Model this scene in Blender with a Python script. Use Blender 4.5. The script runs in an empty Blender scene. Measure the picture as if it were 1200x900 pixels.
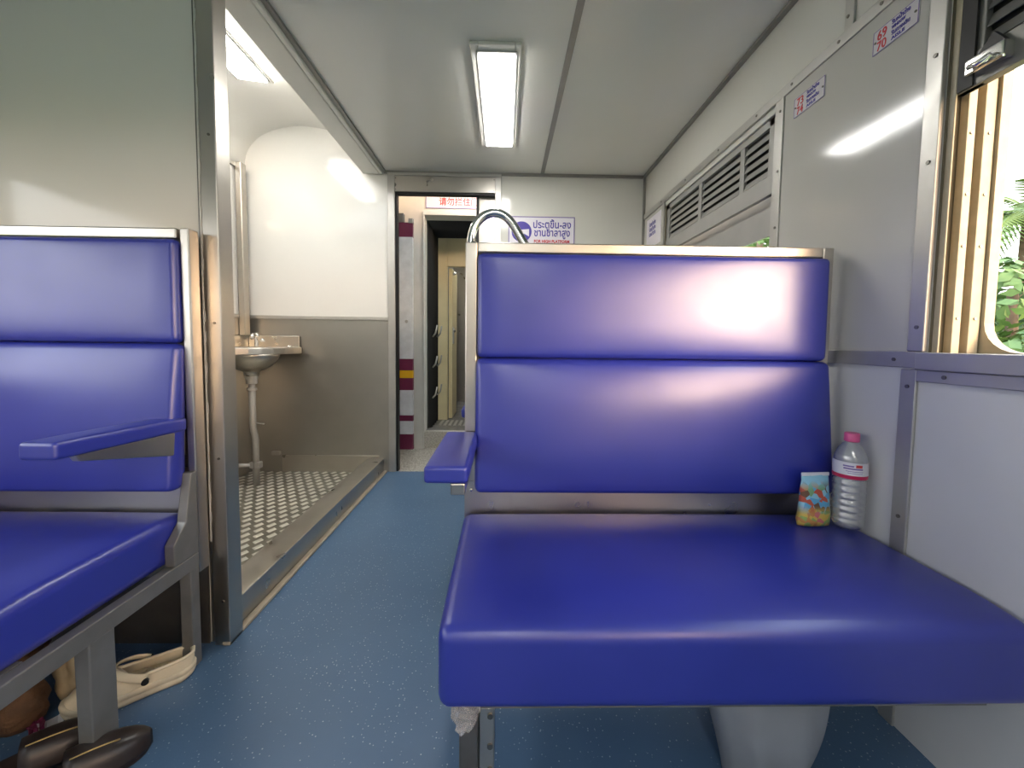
import bpy, bmesh, math, random
from mathutils import Vector, Matrix
random.seed(7)
scn = bpy.context.scene
C = scn.collection
PI = math.pi

# ------------------------------------------------------------------ materials
def new_mat(name):
    m = bpy.data.materials.new(name); m.use_nodes = True
    nt = m.node_tree; b = nt.nodes['Principled BSDF']
    return m, nt, b

def coords(nt, scale=(1, 1, 1)):
    tc = nt.nodes.new('ShaderNodeTexCoord'); mp = nt.nodes.new('ShaderNodeMapping')
    mp.inputs['Scale'].default_value = scale
    nt.links.new(tc.outputs['Object'], mp.inputs['Vector'])
    return mp.outputs['Vector']

def noise(nt, vec, scale, detail=4, rough=.55):
    n = nt.nodes.new('ShaderNodeTexNoise'); n.inputs['Scale'].default_value = scale
    n.inputs['Detail'].default_value = detail; n.inputs['Roughness'].default_value = rough
    nt.links.new(vec, n.inputs['Vector']); return n

def ramp(nt, fac, stops, interp='LINEAR'):
    r = nt.nodes.new('ShaderNodeValToRGB'); cr = r.color_ramp; cr.interpolation = interp
    while len(cr.elements) < len(stops): cr.elements.new(.5)
    for e, (p, c) in zip(cr.elements, stops):
        e.position = p; e.color = (*c, 1) if len(c) == 3 else c
    nt.links.new(fac, r.inputs['Fac']); return r.outputs['Color']

def bump(nt, b, fac, strength, dist=.002):
    n = nt.nodes.new('ShaderNodeBump'); n.inputs['Strength'].default_value = strength
    n.inputs['Distance'].default_value = dist
    nt.links.new(fac, n.inputs['Height']); nt.links.new(n.outputs['Normal'], b.inputs['Normal'])

def mat(name, col, rough=.5, metal=0, var=.06, vscale=6, bmp=0, bscale=200, bdist=.002, stretch=(1, 1, 1),
        rvar=0, coat=0, spec=.5, trans=0, ior=1.45, alpha=1):
    m, nt, b = new_mat(name)
    v = coords(nt, stretch)
    n = noise(nt, v, vscale)
    c0 = tuple(max(0, c * (1 - var)) for c in col); c1 = tuple(min(1, c * (1 + var)) for c in col)
    nt.links.new(ramp(nt, n.outputs['Fac'], [(.3, c0), (.7, c1)]), b.inputs['Base Color'])
    b.inputs['Roughness'].default_value = rough
    if rvar:
        n2 = noise(nt, v, vscale * 2.3, 2)
        nt.links.new(ramp(nt, n2.outputs['Fac'], [(.3, (rough - rvar,) * 3), (.7, (rough + rvar,) * 3)]), b.inputs['Roughness'])
    b.inputs['Metallic'].default_value = metal
    b.inputs['Coat Weight'].default_value = coat; b.inputs['Coat Roughness'].default_value = .15
    b.inputs['Specular IOR Level'].default_value = spec
    b.inputs['Transmission Weight'].default_value = trans; b.inputs['IOR'].default_value = ior
    b.inputs['Alpha'].default_value = alpha
    if bmp:
        n3 = noise(nt, v, bscale, 3); bump(nt, b, n3.outputs['Fac'], bmp, bdist)
    return m

def emit(name, col, s):
    m, nt, b = new_mat(name)
    b.inputs['Base Color'].default_value = (.9, .9, .9, 1)
    b.inputs['Emission Color'].default_value = (*col, 1); b.inputs['Emission Strength'].default_value = s
    return m

M = {}
M['laminate'] = mat('white_laminate', (.72, .705, .65), .12, var=.03, vscale=1.5, bmp=.12, bscale=2.2, bdist=.02)
M['ceiling'] = mat('ceiling_laminate', (.86, .845, .78), .11, var=.03, vscale=1.2, bmp=.12, bscale=1.6, bdist=.03)
M['panel'] = mat('grey_white_laminate', (.56, .545, .505), .1, var=.03, vscale=1.5, bmp=.05, bscale=2.5, bdist=.02)
M['lower'] = mat('lower_wall_laminate', (.66, .66, .66), .3, var=.04, vscale=3, bmp=.05, bscale=3, bdist=.02)
M['alcove'] = mat('washroom_laminate', (.8, .79, .75), .1, var=.02, vscale=1.5, bmp=.06, bscale=2, bdist=.02)
M['alu'] = mat('satin_aluminium', (.5, .49, .46), .42, metal=.7, var=.06, vscale=8, rvar=.06)
M['seam'] = mat('grey_seam_strip', (.3, .29, .27), .45, metal=.4, var=.08)
M['steel'] = mat('brushed_steel', (.5, .47, .42), .32, metal=1, var=.06, vscale=3, rvar=.06)
M['steelh'] = mat('brushed_steel_plate', (.54, .51, .46), .33, metal=1, var=.06, vscale=4, rvar=.06)
M['dado'] = mat('scuffed_steel_sheet', (.43, .415, .38), .42, metal=1, var=.1, vscale=1.6, rvar=.05)
M['darksteel'] = mat('dull_dark_steel', (.16, .155, .145), .45, metal=.8, var=.2, vscale=7, rvar=.1)
M['greysteel'] = mat('painted_grey_steel', (.24, .235, .22), .45, metal=.6, var=.15, vscale=7, rvar=.1)
M['chrome'] = mat('chrome', (.75, .74, .72), .1, metal=1, var=.04)
M['screw'] = mat('screw_metal', (.2, .19, .17), .4, metal=1, var=.1)
M['rubber'] = mat('black_rubber', (.012, .012, .012), .5, var=.2)
M['beige_strip'] = mat('beige_floor_strip', (.42, .37, .28), .5, var=.15, vscale=10)
M['caulk'] = mat('white_sealant', (.6, .58, .53), .6, var=.1, vscale=30, bmp=.3, bscale=40, bdist=.005)
M['cream'] = mat('cream_paint', (.78, .68, .4), .35, var=.05)
M['creamw'] = mat('offwhite_paint', (.72, .71, .66), .35, var=.05)
M['jamb'] = mat('cream_window_metal', (.45, .385, .265), .42, var=.1, vscale=25, rvar=.08)
M['jambgroove'] = mat('brown_window_channel', (.16, .13, .08), .5, var=.15, vscale=20)
M['maroon'] = mat('maroon_paint', (.16, .022, .065), .4, var=.06)
M['yellow'] = mat('yellow_paint', (.8, .48, .02), .4, var=.05)
M['liverywhite'] = mat('scuffed_white_paint', (.72, .74, .76), .4, var=.1, vscale=14)
M['slat'] = mat('grey_shutter_metal', (.42, .41, .385), .42, metal=.3, var=.06)
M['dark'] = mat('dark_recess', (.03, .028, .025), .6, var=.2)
M['plate'] = mat('acrylic_plate', (.66, .63, .66), .25, var=.03)
M['signwhite'] = mat('sign_face', (.82, .78, .84), .3, var=.02)
M['red'] = mat('red_print', (.62, .05, .06), .5, var=.02)
M['purple'] = mat('purple_print', (.075, .055, .36), .5, var=.02)
M['violetline'] = mat('violet_print', (.2, .14, .4), .5, var=.02)
M['pink'] = mat('pink_plastic', (.8, .13, .32), .35, var=.04)
M['label'] = mat('bottle_label_film', (.8, .78, .82), .35, var=.03)
M['labelred'] = mat('bottle_label_stripe', (.55, .02, .09), .35, var=.05)
def clear_plastic():
    m = bpy.data.materials.new('clear_bottle_plastic'); m.use_nodes = True; nt = m.node_tree; nt.nodes.clear()
    out = nt.nodes.new('ShaderNodeOutputMaterial'); tr = nt.nodes.new('ShaderNodeBsdfTransparent'); tr.inputs[0].default_value = (.95, .96, .97, 1)
    gl = nt.nodes.new('ShaderNodeBsdfGlossy'); gl.inputs['Roughness'].default_value = .2
    df = nt.nodes.new('ShaderNodeBsdfDiffuse'); df.inputs[0].default_value = (.9, .92, .95, 1)
    lw = nt.nodes.new('ShaderNodeLayerWeight'); lw.inputs['Blend'].default_value = .42
    m1 = nt.nodes.new('ShaderNodeMixShader'); m1.inputs[0].default_value = .2; nt.links.new(tr.outputs[0], m1.inputs[1]); nt.links.new(df.outputs[0], m1.inputs[2])
    m2 = nt.nodes.new('ShaderNodeMixShader'); mx = nt.nodes.new('ShaderNodeMath'); mx.operation = 'MAXIMUM'; mx.inputs[1].default_value = .2; nt.links.new(lw.outputs['Facing'], mx.inputs[0]); nt.links.new(mx.outputs[0], m2.inputs[0]); nt.links.new(m1.outputs[0], m2.inputs[1]); nt.links.new(gl.outputs[0], m2.inputs[2])
    nt.links.new(m2.outputs[0], out.inputs[0]); return m
M['bottle'] = clear_plastic()
M['film'] = mat('crinkled_clear_film', (.85, .85, .86), .12, var=.05, trans=.75, ior=1.2, bmp=.6, bscale=60, bdist=.01)
M['bag'] = mat('translucent_bag_film', (.4, .42, .46), .35, var=.08, trans=.35, ior=1.1)
M['clog'] = mat('cream_foam', (.66, .57, .4), .55, var=.08, vscale=12)
M['sole'] = mat('scuffed_foam_sole', (.6, .52, .37), .6, var=.18, vscale=18)
M['sandal'] = mat('dark_brown_leather', (.03, .022, .02), .35, var=.3, vscale=20)
M['black'] = mat('black_plastic', (.012, .012, .012), .4, var=.1)
M['goldline'] = mat('gold_trim', (.45, .33, .13), .35, metal=.6, var=.1)
M['paper'] = mat('white_paper', (.7, .69, .7), .6, var=.05)
M['kraft'] = mat('brown_kraft_paper', (.11, .055, .025), .75, var=.35, vscale=22, bmp=.6, bscale=40, bdist=.01)
M['beigecloth'] = mat('beige_cloth', (.36, .3, .19), .8, var=.2, vscale=20)
M['greenleaf'] = mat('green_plastic_net', (.03, .16, .02), .5, var=.3, vscale=25)
M['tealbag'] = mat('grey_green_cloth', (.07, .09, .085), .8, var=.25, vscale=12, bmp=.3, bscale=60)
M['mirror'] = mat('mirror_glass', (.85, .9, .85), .03, metal=1, var=.01)
M['trunk'] = mat('bark', (.16, .11, .07), .8, var=.3, vscale=10)
M['ground'] = mat('grass_ground', (.12, .17, .05), .9, var=.4, vscale=2)
M['lamp'] = emit('lamp_diffuser', (1, .985, .95), 13)

def leafmat(name, a, b_):
    m, nt, b = new_mat(name)
    n = noise(nt, coords(nt), 1.7, 6)
    nt.links.new(ramp(nt, n.outputs['Fac'], [(.35, a), (.65, b_)]), b.inputs['Base Color'])
    b.inputs['Roughness'].default_value = .5
    return m
M['palm'] = leafmat('palm_leaf', (.06, .14, .03), (.2, .28, .07))
M['bush'] = leafmat('bush_leaf', (.03, .09, .02), (.13, .22, .06))

def vinyl():
    m, nt, b = new_mat('blue_vinyl')
    v = coords(nt)
    n = noise(nt, v, 4, 2)
    nt.links.new(ramp(nt, n.outputs['Fac'], [(.3, (.02, .03, .28)), (.7, (.025, .036, .32))]), b.inputs['Base Color'])
    n2 = noise(nt, v, 6, 2)
    nt.links.new(ramp(nt, n2.outputs['Fac'], [(.3, (.31,) * 3), (.7, (.37,) * 3)]), b.inputs['Roughness'])
    n3 = noise(nt, v, 7, 1)
    bump(nt, b, n3.outputs['Fac'], .12, .006)
    b.inputs['Specular IOR Level'].default_value = .85
    return m
M['vinyl'] = vinyl()

def floor_vinyl():
    m, nt, b = new_mat('speckled_blue_floor')
    v = coords(nt)
    base = ramp(nt, noise(nt, v, 3, 5).outputs['Fac'], [(.3, (.066, .13, .23)), (.7, (.082, .155, .265))])
    vo = nt.nodes.new('ShaderNodeTexVoronoi'); vo.inputs['Scale'].default_value = 105
    nt.links.new(v, vo.inputs['Vector'])
    small = ramp(nt, vo.outputs['Distance'], [(.13, (1, 1, 1)), (.22, (0, 0, 0))])
    sel = nt.nodes.new('ShaderNodeSeparateColor'); nt.links.new(vo.outputs['Color'], sel.inputs[0])
    pick = ramp(nt, sel.outputs[0], [(.48, (0, 0, 0)), (.8, (.9, .9, .9))])
    mu = nt.nodes.new('ShaderNodeMath'); mu.operation = 'MULTIPLY'
    nt.links.new(small, mu.inputs[0]); nt.links.new(pick, mu.inputs[1])
    mx = nt.nodes.new('ShaderNodeMix'); mx.data_type = 'RGBA'
    nt.links.new(mu.outputs[0], mx.inputs[0]); nt.links.new(base, mx.inputs[6])
    mx.inputs[7].default_value = (.42, .5, .58, 1)
    nt.links.new(mx.outputs[2], b.inputs['Base Color'])
    b.inputs['Roughness'].default_value = .38
    bump(nt, b, noise(nt, v, 120, 3).outputs['Fac'], .15, .002)
    return m
M['floor'] = floor_vinyl()

def speckle_steel():
    m, nt, b = new_mat('hammered_step_steel')
    v = coords(nt)
    nt.links.new(ramp(nt, noise(nt, v, 110, 4).outputs['Fac'], [(.35, (.36, .33, .27)), (.65, (.78, .76, .7))]), b.inputs['Base Color'])
    b.inputs['Roughness'].default_value = .45; b.inputs['Metallic'].default_value = .4
    bump(nt, b, noise(nt, v, 90, 3).outputs['Fac'], .5, .003)
    return m
M['hammered'] = speckle_steel()

def pouch_mat():
    m, nt, b = new_mat('colourful_pouch_print')
    v = coords(nt)
    def cells(sc, stops):
        q = nt.nodes.new('ShaderNodeTexVoronoi'); q.inputs['Scale'].default_value = sc; nt.links.new(v, q.inputs['Vector'])
        g = nt.nodes.new('ShaderNodeSeparateColor'); nt.links.new(q.outputs['Color'], g.inputs[0])
        return ramp(nt, g.outputs[0], stops, 'CONSTANT')
    blobs = cells(62, [(0, (.12, .42, .68)), (.3, (.3, .6, .74)), (.45, (.55, .1, .06)), (.6, (.5, .3, .12)), (.75, (.16, .08, .05)), (.88, (.2, .4, .2))])
    low = cells(75, [(0, (.75, .55, .12)), (.4, (.65, .3, .1)), (.6, (.72, .2, .22)), (.8, (.35, .5, .15))])
    sx = nt.nodes.new('ShaderNodeSeparateXYZ'); nt.links.new(v, sx.inputs[0])
    f1 = ramp(nt, sx.outputs['Z'], [(.035, (0, 0, 0)), (.06, (1, 1, 1))])
    f2 = ramp(nt, sx.outputs['Z'], [(.105, (0, 0, 0)), (.13, (1, 1, 1))])
    a = nt.nodes.new('ShaderNodeMix'); a.data_type = 'RGBA'
    nt.links.new(f1, a.inputs[0]); nt.links.new(low, a.inputs[6]); nt.links.new(blobs, a.inputs[7])
    c = nt.nodes.new('ShaderNodeMix'); c.data_type = 'RGBA'
    nt.links.new(f2, c.inputs[0]); nt.links.new(a.outputs[2], c.inputs[6]); c.inputs[7].default_value = (.3, .6, .75, 1)
    nt.links.new(c.outputs[2], b.inputs['Base Color']); b.inputs['Roughness'].default_value = .35
    return m
M['pouch'] = pouch_mat()

# ------------------------------------------------------------------ mesh builder
class MB:
    def __init__(s): s.bm = bmesh.new(); s.mi = 0
    def _mark(s, faces):
        for f in faces: f.material_index = s.mi
    def box(s, x0, x1, y0, y1, z0, z1, mtx=None):
        P = [(x, y, z) for x in (x0, x1) for y in (y0, y1) for z in (z0, z1)]
        if mtx is not None: P = [mtx @ Vector(p) for p in P]
        v = [s.bm.verts.new(p) for p in P]
        q = [(0, 1, 3, 2), (4, 6, 7, 5), (0, 4, 5, 1), (2, 3, 7, 6), (0, 2, 6, 4), (1, 5, 7, 3)]
        s._mark([s.bm.faces.new([v[i] for i in f]) for f in q]); return s
    def prism(s, pts, axis, a, b):
        """closed 2-D outline extruded along axis ('x': pts=(y,z), 'y': (x,z), 'z': (x,y))"""
        def mk(p, t): return {'x': (t, p[0], p[1]), 'y': (p[0], t, p[1]), 'z': (p[0], p[1], t)}[axis]
        A = [s.bm.verts.new(mk(p, a)) for p in pts]; B = [s.bm.verts.new(mk(p, b)) for p in pts]
        n = len(pts); fs = [s.bm.faces.new(A), s.bm.faces.new(B[::-1])]
        for i in range(n): fs.append(s.bm.faces.new([A[i], B[i], B[(i + 1) % n], A[(i + 1) % n]]))
        s._mark(fs); return s
    def rings(s, rings, cap=True, closed=True):
        R = [[s.bm.verts.new(p) for p in r] for r in rings]; fs = []
        n = len(R[0])
        for a, b in zip(R, R[1:]):
            for i in range(n if closed else n - 1):
                fs.append(s.bm.faces.new([a[i], a[(i + 1) % n], b[(i + 1) % n], b[i]]))
        if cap and closed: fs += [s.bm.faces.new(R[0][::-1]), s.bm.faces.new(R[-1])]
        s._mark(fs); return s
    def tube(s, path, r, n=12):
        path = [Vector(p) for p in path]; rs = r if isinstance(r, (list, tuple)) else [r] * len(path)
        out = []; up = None
        for i, p in enumerate(path):
            t = (path[min(i + 1, len(path) - 1)] - path[max(i - 1, 0)]).normalized()
            if up is None:
                up = Vector((0, 0, 1)) if abs(t.z) < .9 else Vector((1, 0, 0))
            u = (up - t * up.dot(t)).normalized(); w = t.cross(u); up = u
            out.append([p + (u * math.cos(2 * PI * k / n) + w * math.sin(2 * PI * k / n)) * rs[i] for k in range(n)])
        return s.rings(out)
    def lathe(s, prof, c=(0, 0, 0), n=32):
        return s.rings([[(c[0] + r * math.cos(2 * PI * k / n), c[1] + r * math.sin(2 * PI * k / n), c[2] + z) for k in range(n)] for r, z in prof])
    def cyl(s, a, b, r, n=16): return s.tube([a, b], r, n)
    def rbox(s, x0, x1, y0, y1, z0, z1, r, puff=None, fn=None, seg=14):
        """rounded upholstered block; puff=(axis, sign, amount); fn maps a point to its final place"""
        def ax(a, b):
            rr = min(r, (b - a) / 2 * .999)
            e = [rr * (1 - math.cos(k / 5 * PI / 2)) for k in range(6)]
            m = [a + rr + (b - a - 2 * rr) * k / seg for k in range(1, seg)]
            return [a + t for t in e] + m + [b - t for t in e[::-1]]
        X, Y, Z = ax(x0, x1), ax(y0, y1), ax(z0, z1)
        lo = Vector((x0, y0, z0)); hi = Vector((x1, y1, z1))
        def place(p):
            q = Vector([min(max(p[i], lo[i] + min(r, (hi[i] - lo[i]) / 2)), hi[i] - min(r, (hi[i] - lo[i]) / 2)) for i in range(3)])
            d = Vector(p) - q
            if d.length > 1e-9:
                m_ = max(abs(c) for c in d); L = d.length
                d = d * (r * (m_ / r) / L) if True else d
            o = q + d
            if puff:
                i, sg, am = puff; w = 1
                for j in range(3):
                    if j != i:
                        t = (o[j] - lo[j]) / (hi[j] - lo[j]) * 2 - 1
                        w *= max(0, 1 - abs(t) ** 3.2)
                t = (o[i] - lo[i]) / (hi[i] - lo[i])
                t = t if sg > 0 else 1 - t
                o[i] += sg * am * w * t
            return fn(o) if fn else o
        cache = {}
        def V(p):
            k = tuple(round(c, 6) for c in p)
            if k not in cache: cache[k] = s.bm.verts.new(place(p))
            return cache[k]
        fs = []
        def grid(A, B, mk):
            for i in range(len(A) - 1):
                for j in range(len(B) - 1):
                    q = [V(mk(A[i], B[j])), V(mk(A[i + 1], B[j])), V(mk(A[i + 1], B[j + 1])), V(mk(A[i], B[j + 1]))]
                    try: fs.append(s.bm.faces.new(q))
                    except ValueError: pass
        for z in (z0, z1): grid(X, Y, lambda a, b, z=z: (a, b, z))
        for y in (y0, y1): grid(X, Z, lambda a, b, y=y: (a, y, b))
        for x in (x0, x1): grid(Y, Z, lambda a, b, x=x: (x, a, b))
        s._mark(fs); return s
    def build(s, name, m, parent=None, loc=None, smooth=False, bevel=0, mirror=False, seg=2):
        if mirror:
            for v in s.bm.verts: v.co.x = -v.co.x
        bmesh.ops.recalc_face_normals(s.bm, faces=s.bm.faces)
        base = Vector((0, 0, 0))
        if loc is not None:
            base = Vector(loc)
            for v in s.bm.verts: v.co -= base
        me = bpy.data.meshes.new(name); s.bm.to_mesh(me); s.bm.free()
        for mm in (m if isinstance(m, (list, tuple)) else [m]): me.materials.append(mm)
        if smooth:
            for p in me.polygons: p.use_smooth = True
        o = bpy.data.objects.new(name, me); C.objects.link(o)
        if parent is not None:
            o.parent = parent
        if loc is not None: o.location = base
        if smooth == 'auto':
            o.modifiers.new('edges', 'EDGE_SPLIT').split_angle = math.radians(40)
        if bevel:
            bv = o.modifiers.new('bevel', 'BEVEL'); bv.width = bevel; bv.segments = seg; bv.limit_method = 'ANGLE'
        return o

def tag(o, label=None, cat=None, group=None, kind=None):
    if label: o['label'] = label
    if cat: o['category'] = cat
    if group: o['group'] = group
    if kind: o['kind'] = kind
    return o
def thing(name, label, cat, loc=(0, 0, 0), rz=0, group=None):
    o = bpy.data.objects.new(name, None); o.empty_display_size = .05; C.objects.link(o)
    o.location = loc; o.rotation_euler = (0, 0, rz)
    return tag(o, label, cat, group)
def struct(name, mb, m, label, cat, **k):
    return tag(mb.build(name, m, **k), label, cat, kind='structure')
def sroot(name, label, cat, loc=(0, 0, 0)):
    return tag(thing(name, label, cat, loc), kind='structure')
def copy_tree(o, parent=None):
    c = o.copy(); C.objects.link(c)
    if parent: c.parent = parent
    for ch in list(o.children): copy_tree(ch, c)
    return c

FAR = Matrix(((1, 0, 0), (0, 0, -1), (0, 1, 0))).to_4x4()          # text on a wall facing -y
SIDE = Matrix(((0, 0, -1), (-1, 0, 0), (0, 1, 0))).to_4x4()        # text on the right wall, facing -x
def text(name, body, size, origin, basis, m, parent, align='LEFT', width=None, bold=0, ext=.0006):
    cu = bpy.data.curves.new(name, 'FONT'); cu.body = body; cu.size = size; cu.align_x = align
    cu.extrude = ext; cu.offset = bold; cu.resolution_u = 3
    o = bpy.data.objects.new(name, cu); C.objects.link(o)
    dg = bpy.context.evaluated_depsgraph_get(); dg.update()
    me = bpy.data.meshes.new_from_object(o.evaluated_get(dg), depsgraph=dg)
    bpy.data.objects.remove(o); bpy.data.curves.remove(cu)
    if width and len(me.vertices):
        xs = [v.co.x for v in me.vertices]; w = max(xs) - min(xs); k = width / w
        x0 = min(xs)
        for v in me.vertices: v.co.x = (v.co.x - x0) * k
    me.transform(Matrix.Translation(Vector(origin) - (parent.matrix_world.translation if False else Vector(parent.location))) @ basis)
    me.materials.clear(); me.materials.append(m); me.name = name
    t = bpy.data.objects.new(name, me); C.objects.link(t); t.parent = parent
    return t

# ------------------------------------------------------------------ layout numbers
XR, XL, YF, YB, ZC = 1.04, -1.92, 3.0, -3.2, 2.25
PY = 1.27                                                            # partition behind the left seat
WIN_R = [(-3.0, -1.95), (-1.45, -.55), (-.43, .95), (1.545, 2.62)]   # y ranges of the right windows
WIN_L = [(-3.0, -1.95), (-1.45, -.55), (-.43, .95)]
ZS, ZH = .985, 1.90
WT = .125

# ------------------------------------------------------------------ shell
struct('floor', MB().box(-.9, XR, YB, YF, -.04, 0).box(XL, -.9, YB, 1.27, -.04, 0), M['floor'], 'blue speckled vinyl aisle floor running to the doorway', 'floor')

# washroom chequer-plate floor with raised lozenges
mb = MB(); mb.box(XL, -1.03, 1.31, YF, -.04, .0)
mb.mi = 1
row = 0; y = 1.36
while y < 2.985:
    x = -1.895 + (0.034 if row % 2 else 0)
    while x < -1.04:
        a = .024; h = .0025
        pts = [(x - a * .95, y - .010), (x + .002, y - .029), (x + a * .95, y + .010), (x - .002, y + .029)]
        base = [(px, py, .0002) for px, py in pts]; top = [(x + (px - x) * .7, y + (py - y) * .7, h) for px, py in pts]
        mb.rings([base, top])
        x += .068
    y += .057; row += 1
M['chequer'] = mat('chequer_plate_base', (.27, .25, .2), .45, metal=.6, var=.2, vscale=6, rvar=.1)
M['lozenge'] = mat('chequer_plate_lozenge', (.74, .71, .62), .35, metal=.35, var=.08)
struct('floor_washroom', mb, [M['chequer'], M['lozenge']], 'chequer plate floor with worn bright lozenges under the basin', 'floor')

# ceilings
struct('ceiling', MB().box(-.93, XR, 1.27, YF, ZC, ZC + .05).box(XL, XR, YB, 1.27, ZC, ZC + .05), M['ceiling'], 'glossy white ceiling above the aisle and seats', 'ceiling')
prof = [(-1.925, 2.16), (-1.915, 2.28), (-1.89, 2.38), (-1.82, 2.465), (-1.72, 2.52), (-1.6, 2.55), (-1.48, 2.56), (-1.3, 2.535), (-1.12, 2.49), (-.93, 2.43)]
fine = []
for i in range(len(prof) - 1):
    q = [Vector((*prof[max(0, min(len(prof) - 1, i + k))], 0)) for k in (-1, 0, 1, 2)]
    for k in range(4):
        u = k / 4; p = .5 * ((2 * q[1]) + (q[2] - q[0]) * u + (2 * q[0] - 5 * q[1] + 4 * q[2] - q[3]) * u * u + (3 * q[1] - q[0] - 3 * q[2] + q[3]) * u ** 3)
        fine.append((p.x, p.y))
fine.append(prof[-1])
struct('ceiling_washroom', MB().prism(fine + [(-.93, 2.62), (-2.02, 2.62), (-2.02, 2.16)], 'y', 1.29, 3.02), M['alcove'], 'white vaulted ceiling of the wash corner', 'ceiling', smooth='auto')
struct('trim_1', MB().box(-1.05, -.93, 1.29, 2.985, 2.222, 2.46).box(-.93, -.905, 1.29, 2.985, 2.222, 2.25), M['laminate'], 'white ceiling beam between aisle and wash corner', 'beam', bevel=.006)
struct('trim_2', MB().box(-.905, -.885, 1.3, 2.985, 2.236, 2.2495), M['seam'], 'dull strip where the beam meets the aisle ceiling', 'trim')
struct('trim_3', MB().box(.252, .28, YB, 2.985, 2.244, 2.2495), M['seam'], 'grey seam strip running along the ceiling panels', 'trim', bevel=.001)
struct('trim_4', MB().box(1.018, 1.0395, YB, 2.985, 2.236, 2.2495), M['seam'], 'grey corner strip between ceiling and right wall', 'trim')
struct('trim_5', MB().box(-.9, 1.018, 2.982, 2.9995, 2.232, 2.2495), M['seam'], 'grey corner strip between ceiling and end wall', 'trim')
struct('trim_6', MB().box(1.025, 1.0395, 2.984, 2.9995, 0, 2.236), M['seam'], 'vertical corner strip between end wall and right wall', 'trim')

# right wall with window openings
def side_wall(name, xa, xb, wins, label, m):
    mb = MB(); y = YB
    mb.box(xa, xb, YB, YF, ZH, ZC + .05)
    ys = [YB] + [v for w in wins for v in w] + [YF]
    for a, b in zip(ys[::2], ys[1::2]):
        if b - a > .001: mb.box(xa, xb, a, b, ZS, ZH)
    mb.mi = 1; mb.box(xa, xb, YB, YF, -.04, ZS)
    return struct(name, mb, m, label, 'wall')
side_wall('wall_right', XR, XR + WT, WIN_R, 'white laminate window wall on the right', [M['laminate'], M['lower']])
side_wall('wall_left', XL - WT, XL, WIN_L, 'white laminate wall on the left of the car', [M['alcove'], M['lower']])
struct('wall_rear', MB().box(XL, XR, YB - .05, YB, -.04, ZC + .05), M['laminate'], 'white end wall behind the viewer', 'wall')
# end wall with doorway
mb = MB()
mb.box(-.06, XR, YF, YF + .05, -.04, ZC + .05)
mb.box(-.875, -.06, YF, YF + .05, 2.24, ZC + .05)
struct('wall_end', mb, M['laminate'], 'white end wall right of the doorway', 'wall')
mb = MB()
mb.box(XL - .1, -.875, YF, YF + .05, 1.178, 2.62); mb.box(-.875, -.82, YF + .01, YF + .05, -.04, 2.24)
struct('wall_washroom', mb, M['alcove'], 'glossy white upper wall behind the wash basin', 'wall')
# pier panel between windows, sits proud of wall
struct('wall_pier', MB().box(1.034, 1.0398, .99, 1.50, .989, 1.925), M['panel'], 'grey-white panel between the two windows', 'wall panel')

# steel dado of the wash corner
mb = MB(); mb.box(XL, -.875, 2.992, 3.05, 0, 1.176); mb.box(XL - .005, XL + .006, 1.31, 2.992, 0, 1.176)
struct('wall_dado', mb, M['dado'], 'scuffed stainless steel lower wall of the wash corner', 'wall')
struct('trim_7', MB().box(XL + .006, -.875, 2.982, 2.992, 1.155, 1.182).box(XL + .006, XL + .014, 1.31, 2.99, 1.155, 1.182), M['alu'], 'aluminium trim along the top of the steel sheet', 'trim', bevel=.002)
struct('baseboard_washroom', MB().box(-1.68, -.95, 2.98, 2.992, 0, .125), M['steelh'], 'steel skirting at the foot of the wash corner wall', 'baseboard', bevel=.002)
# threshold of the wash corner
struct('trim_8', MB().box(-1.035, -.912, 1.30, 2.985, 0.0, .105), M['steelh'], 'raised steel threshold of the wash corner', 'threshold', bevel=.004)
struct('trim_9', MB().prism([(-.911, 1.25), (-.885, 1.25), (-.885, 2.985), (-.911, 2.985)], 'z', 0, .012), M['beige_strip'], 'beige strip along the foot of the threshold', 'trim', bevel=.003)

# partition and post
struct('wall_partition', MB().box(XL, -.955, PY, PY + .035, 0, 2.25), M['laminate'], 'glossy grey-white partition behind the left seat', 'partition')
struct('trim_25', MB().box(XL, -.96, PY - .008, PY - .001, 0, .36), M['darksteel'], 'dark sheet added at the partition foot to darken the space under the seat', 'dark sheet')  # added sheet, only there to make the space under the seat dark
struct('trim_10', MB().box(-.957, -.935, PY - .002, PY + .04, 0, 2.25), M['darksteel'], 'dark steel channel edging the partition', 'trim', bevel=.002)
r = sroot('trim_11', 'stainless steel corner post at the partition end', 'post', (-.91, PY, 0))
MB().box(-.937, -.885, PY - .018, PY + .045, .0, 2.24).build('post_shell', M['steel'], r, bevel=.003)
bm = MB()
pts = []
for i in range(60):
    z = .35 + i * .032; w = .0015 + .004 * random.random()
    bm.box(-.939, -.937 + w, PY - .0195, PY - .017, z, z + .033)
bm.build('sealant_line', M['caulk'], r)
for z in (.15, .62, 1.05, 1.62): MB().cyl((-.905, PY - .0205, z), (-.905, PY - .0175, z), .004, 10).build('screw', M['screw'], r)
for ch in r.children: ch.location = -Vector(r.location)

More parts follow.
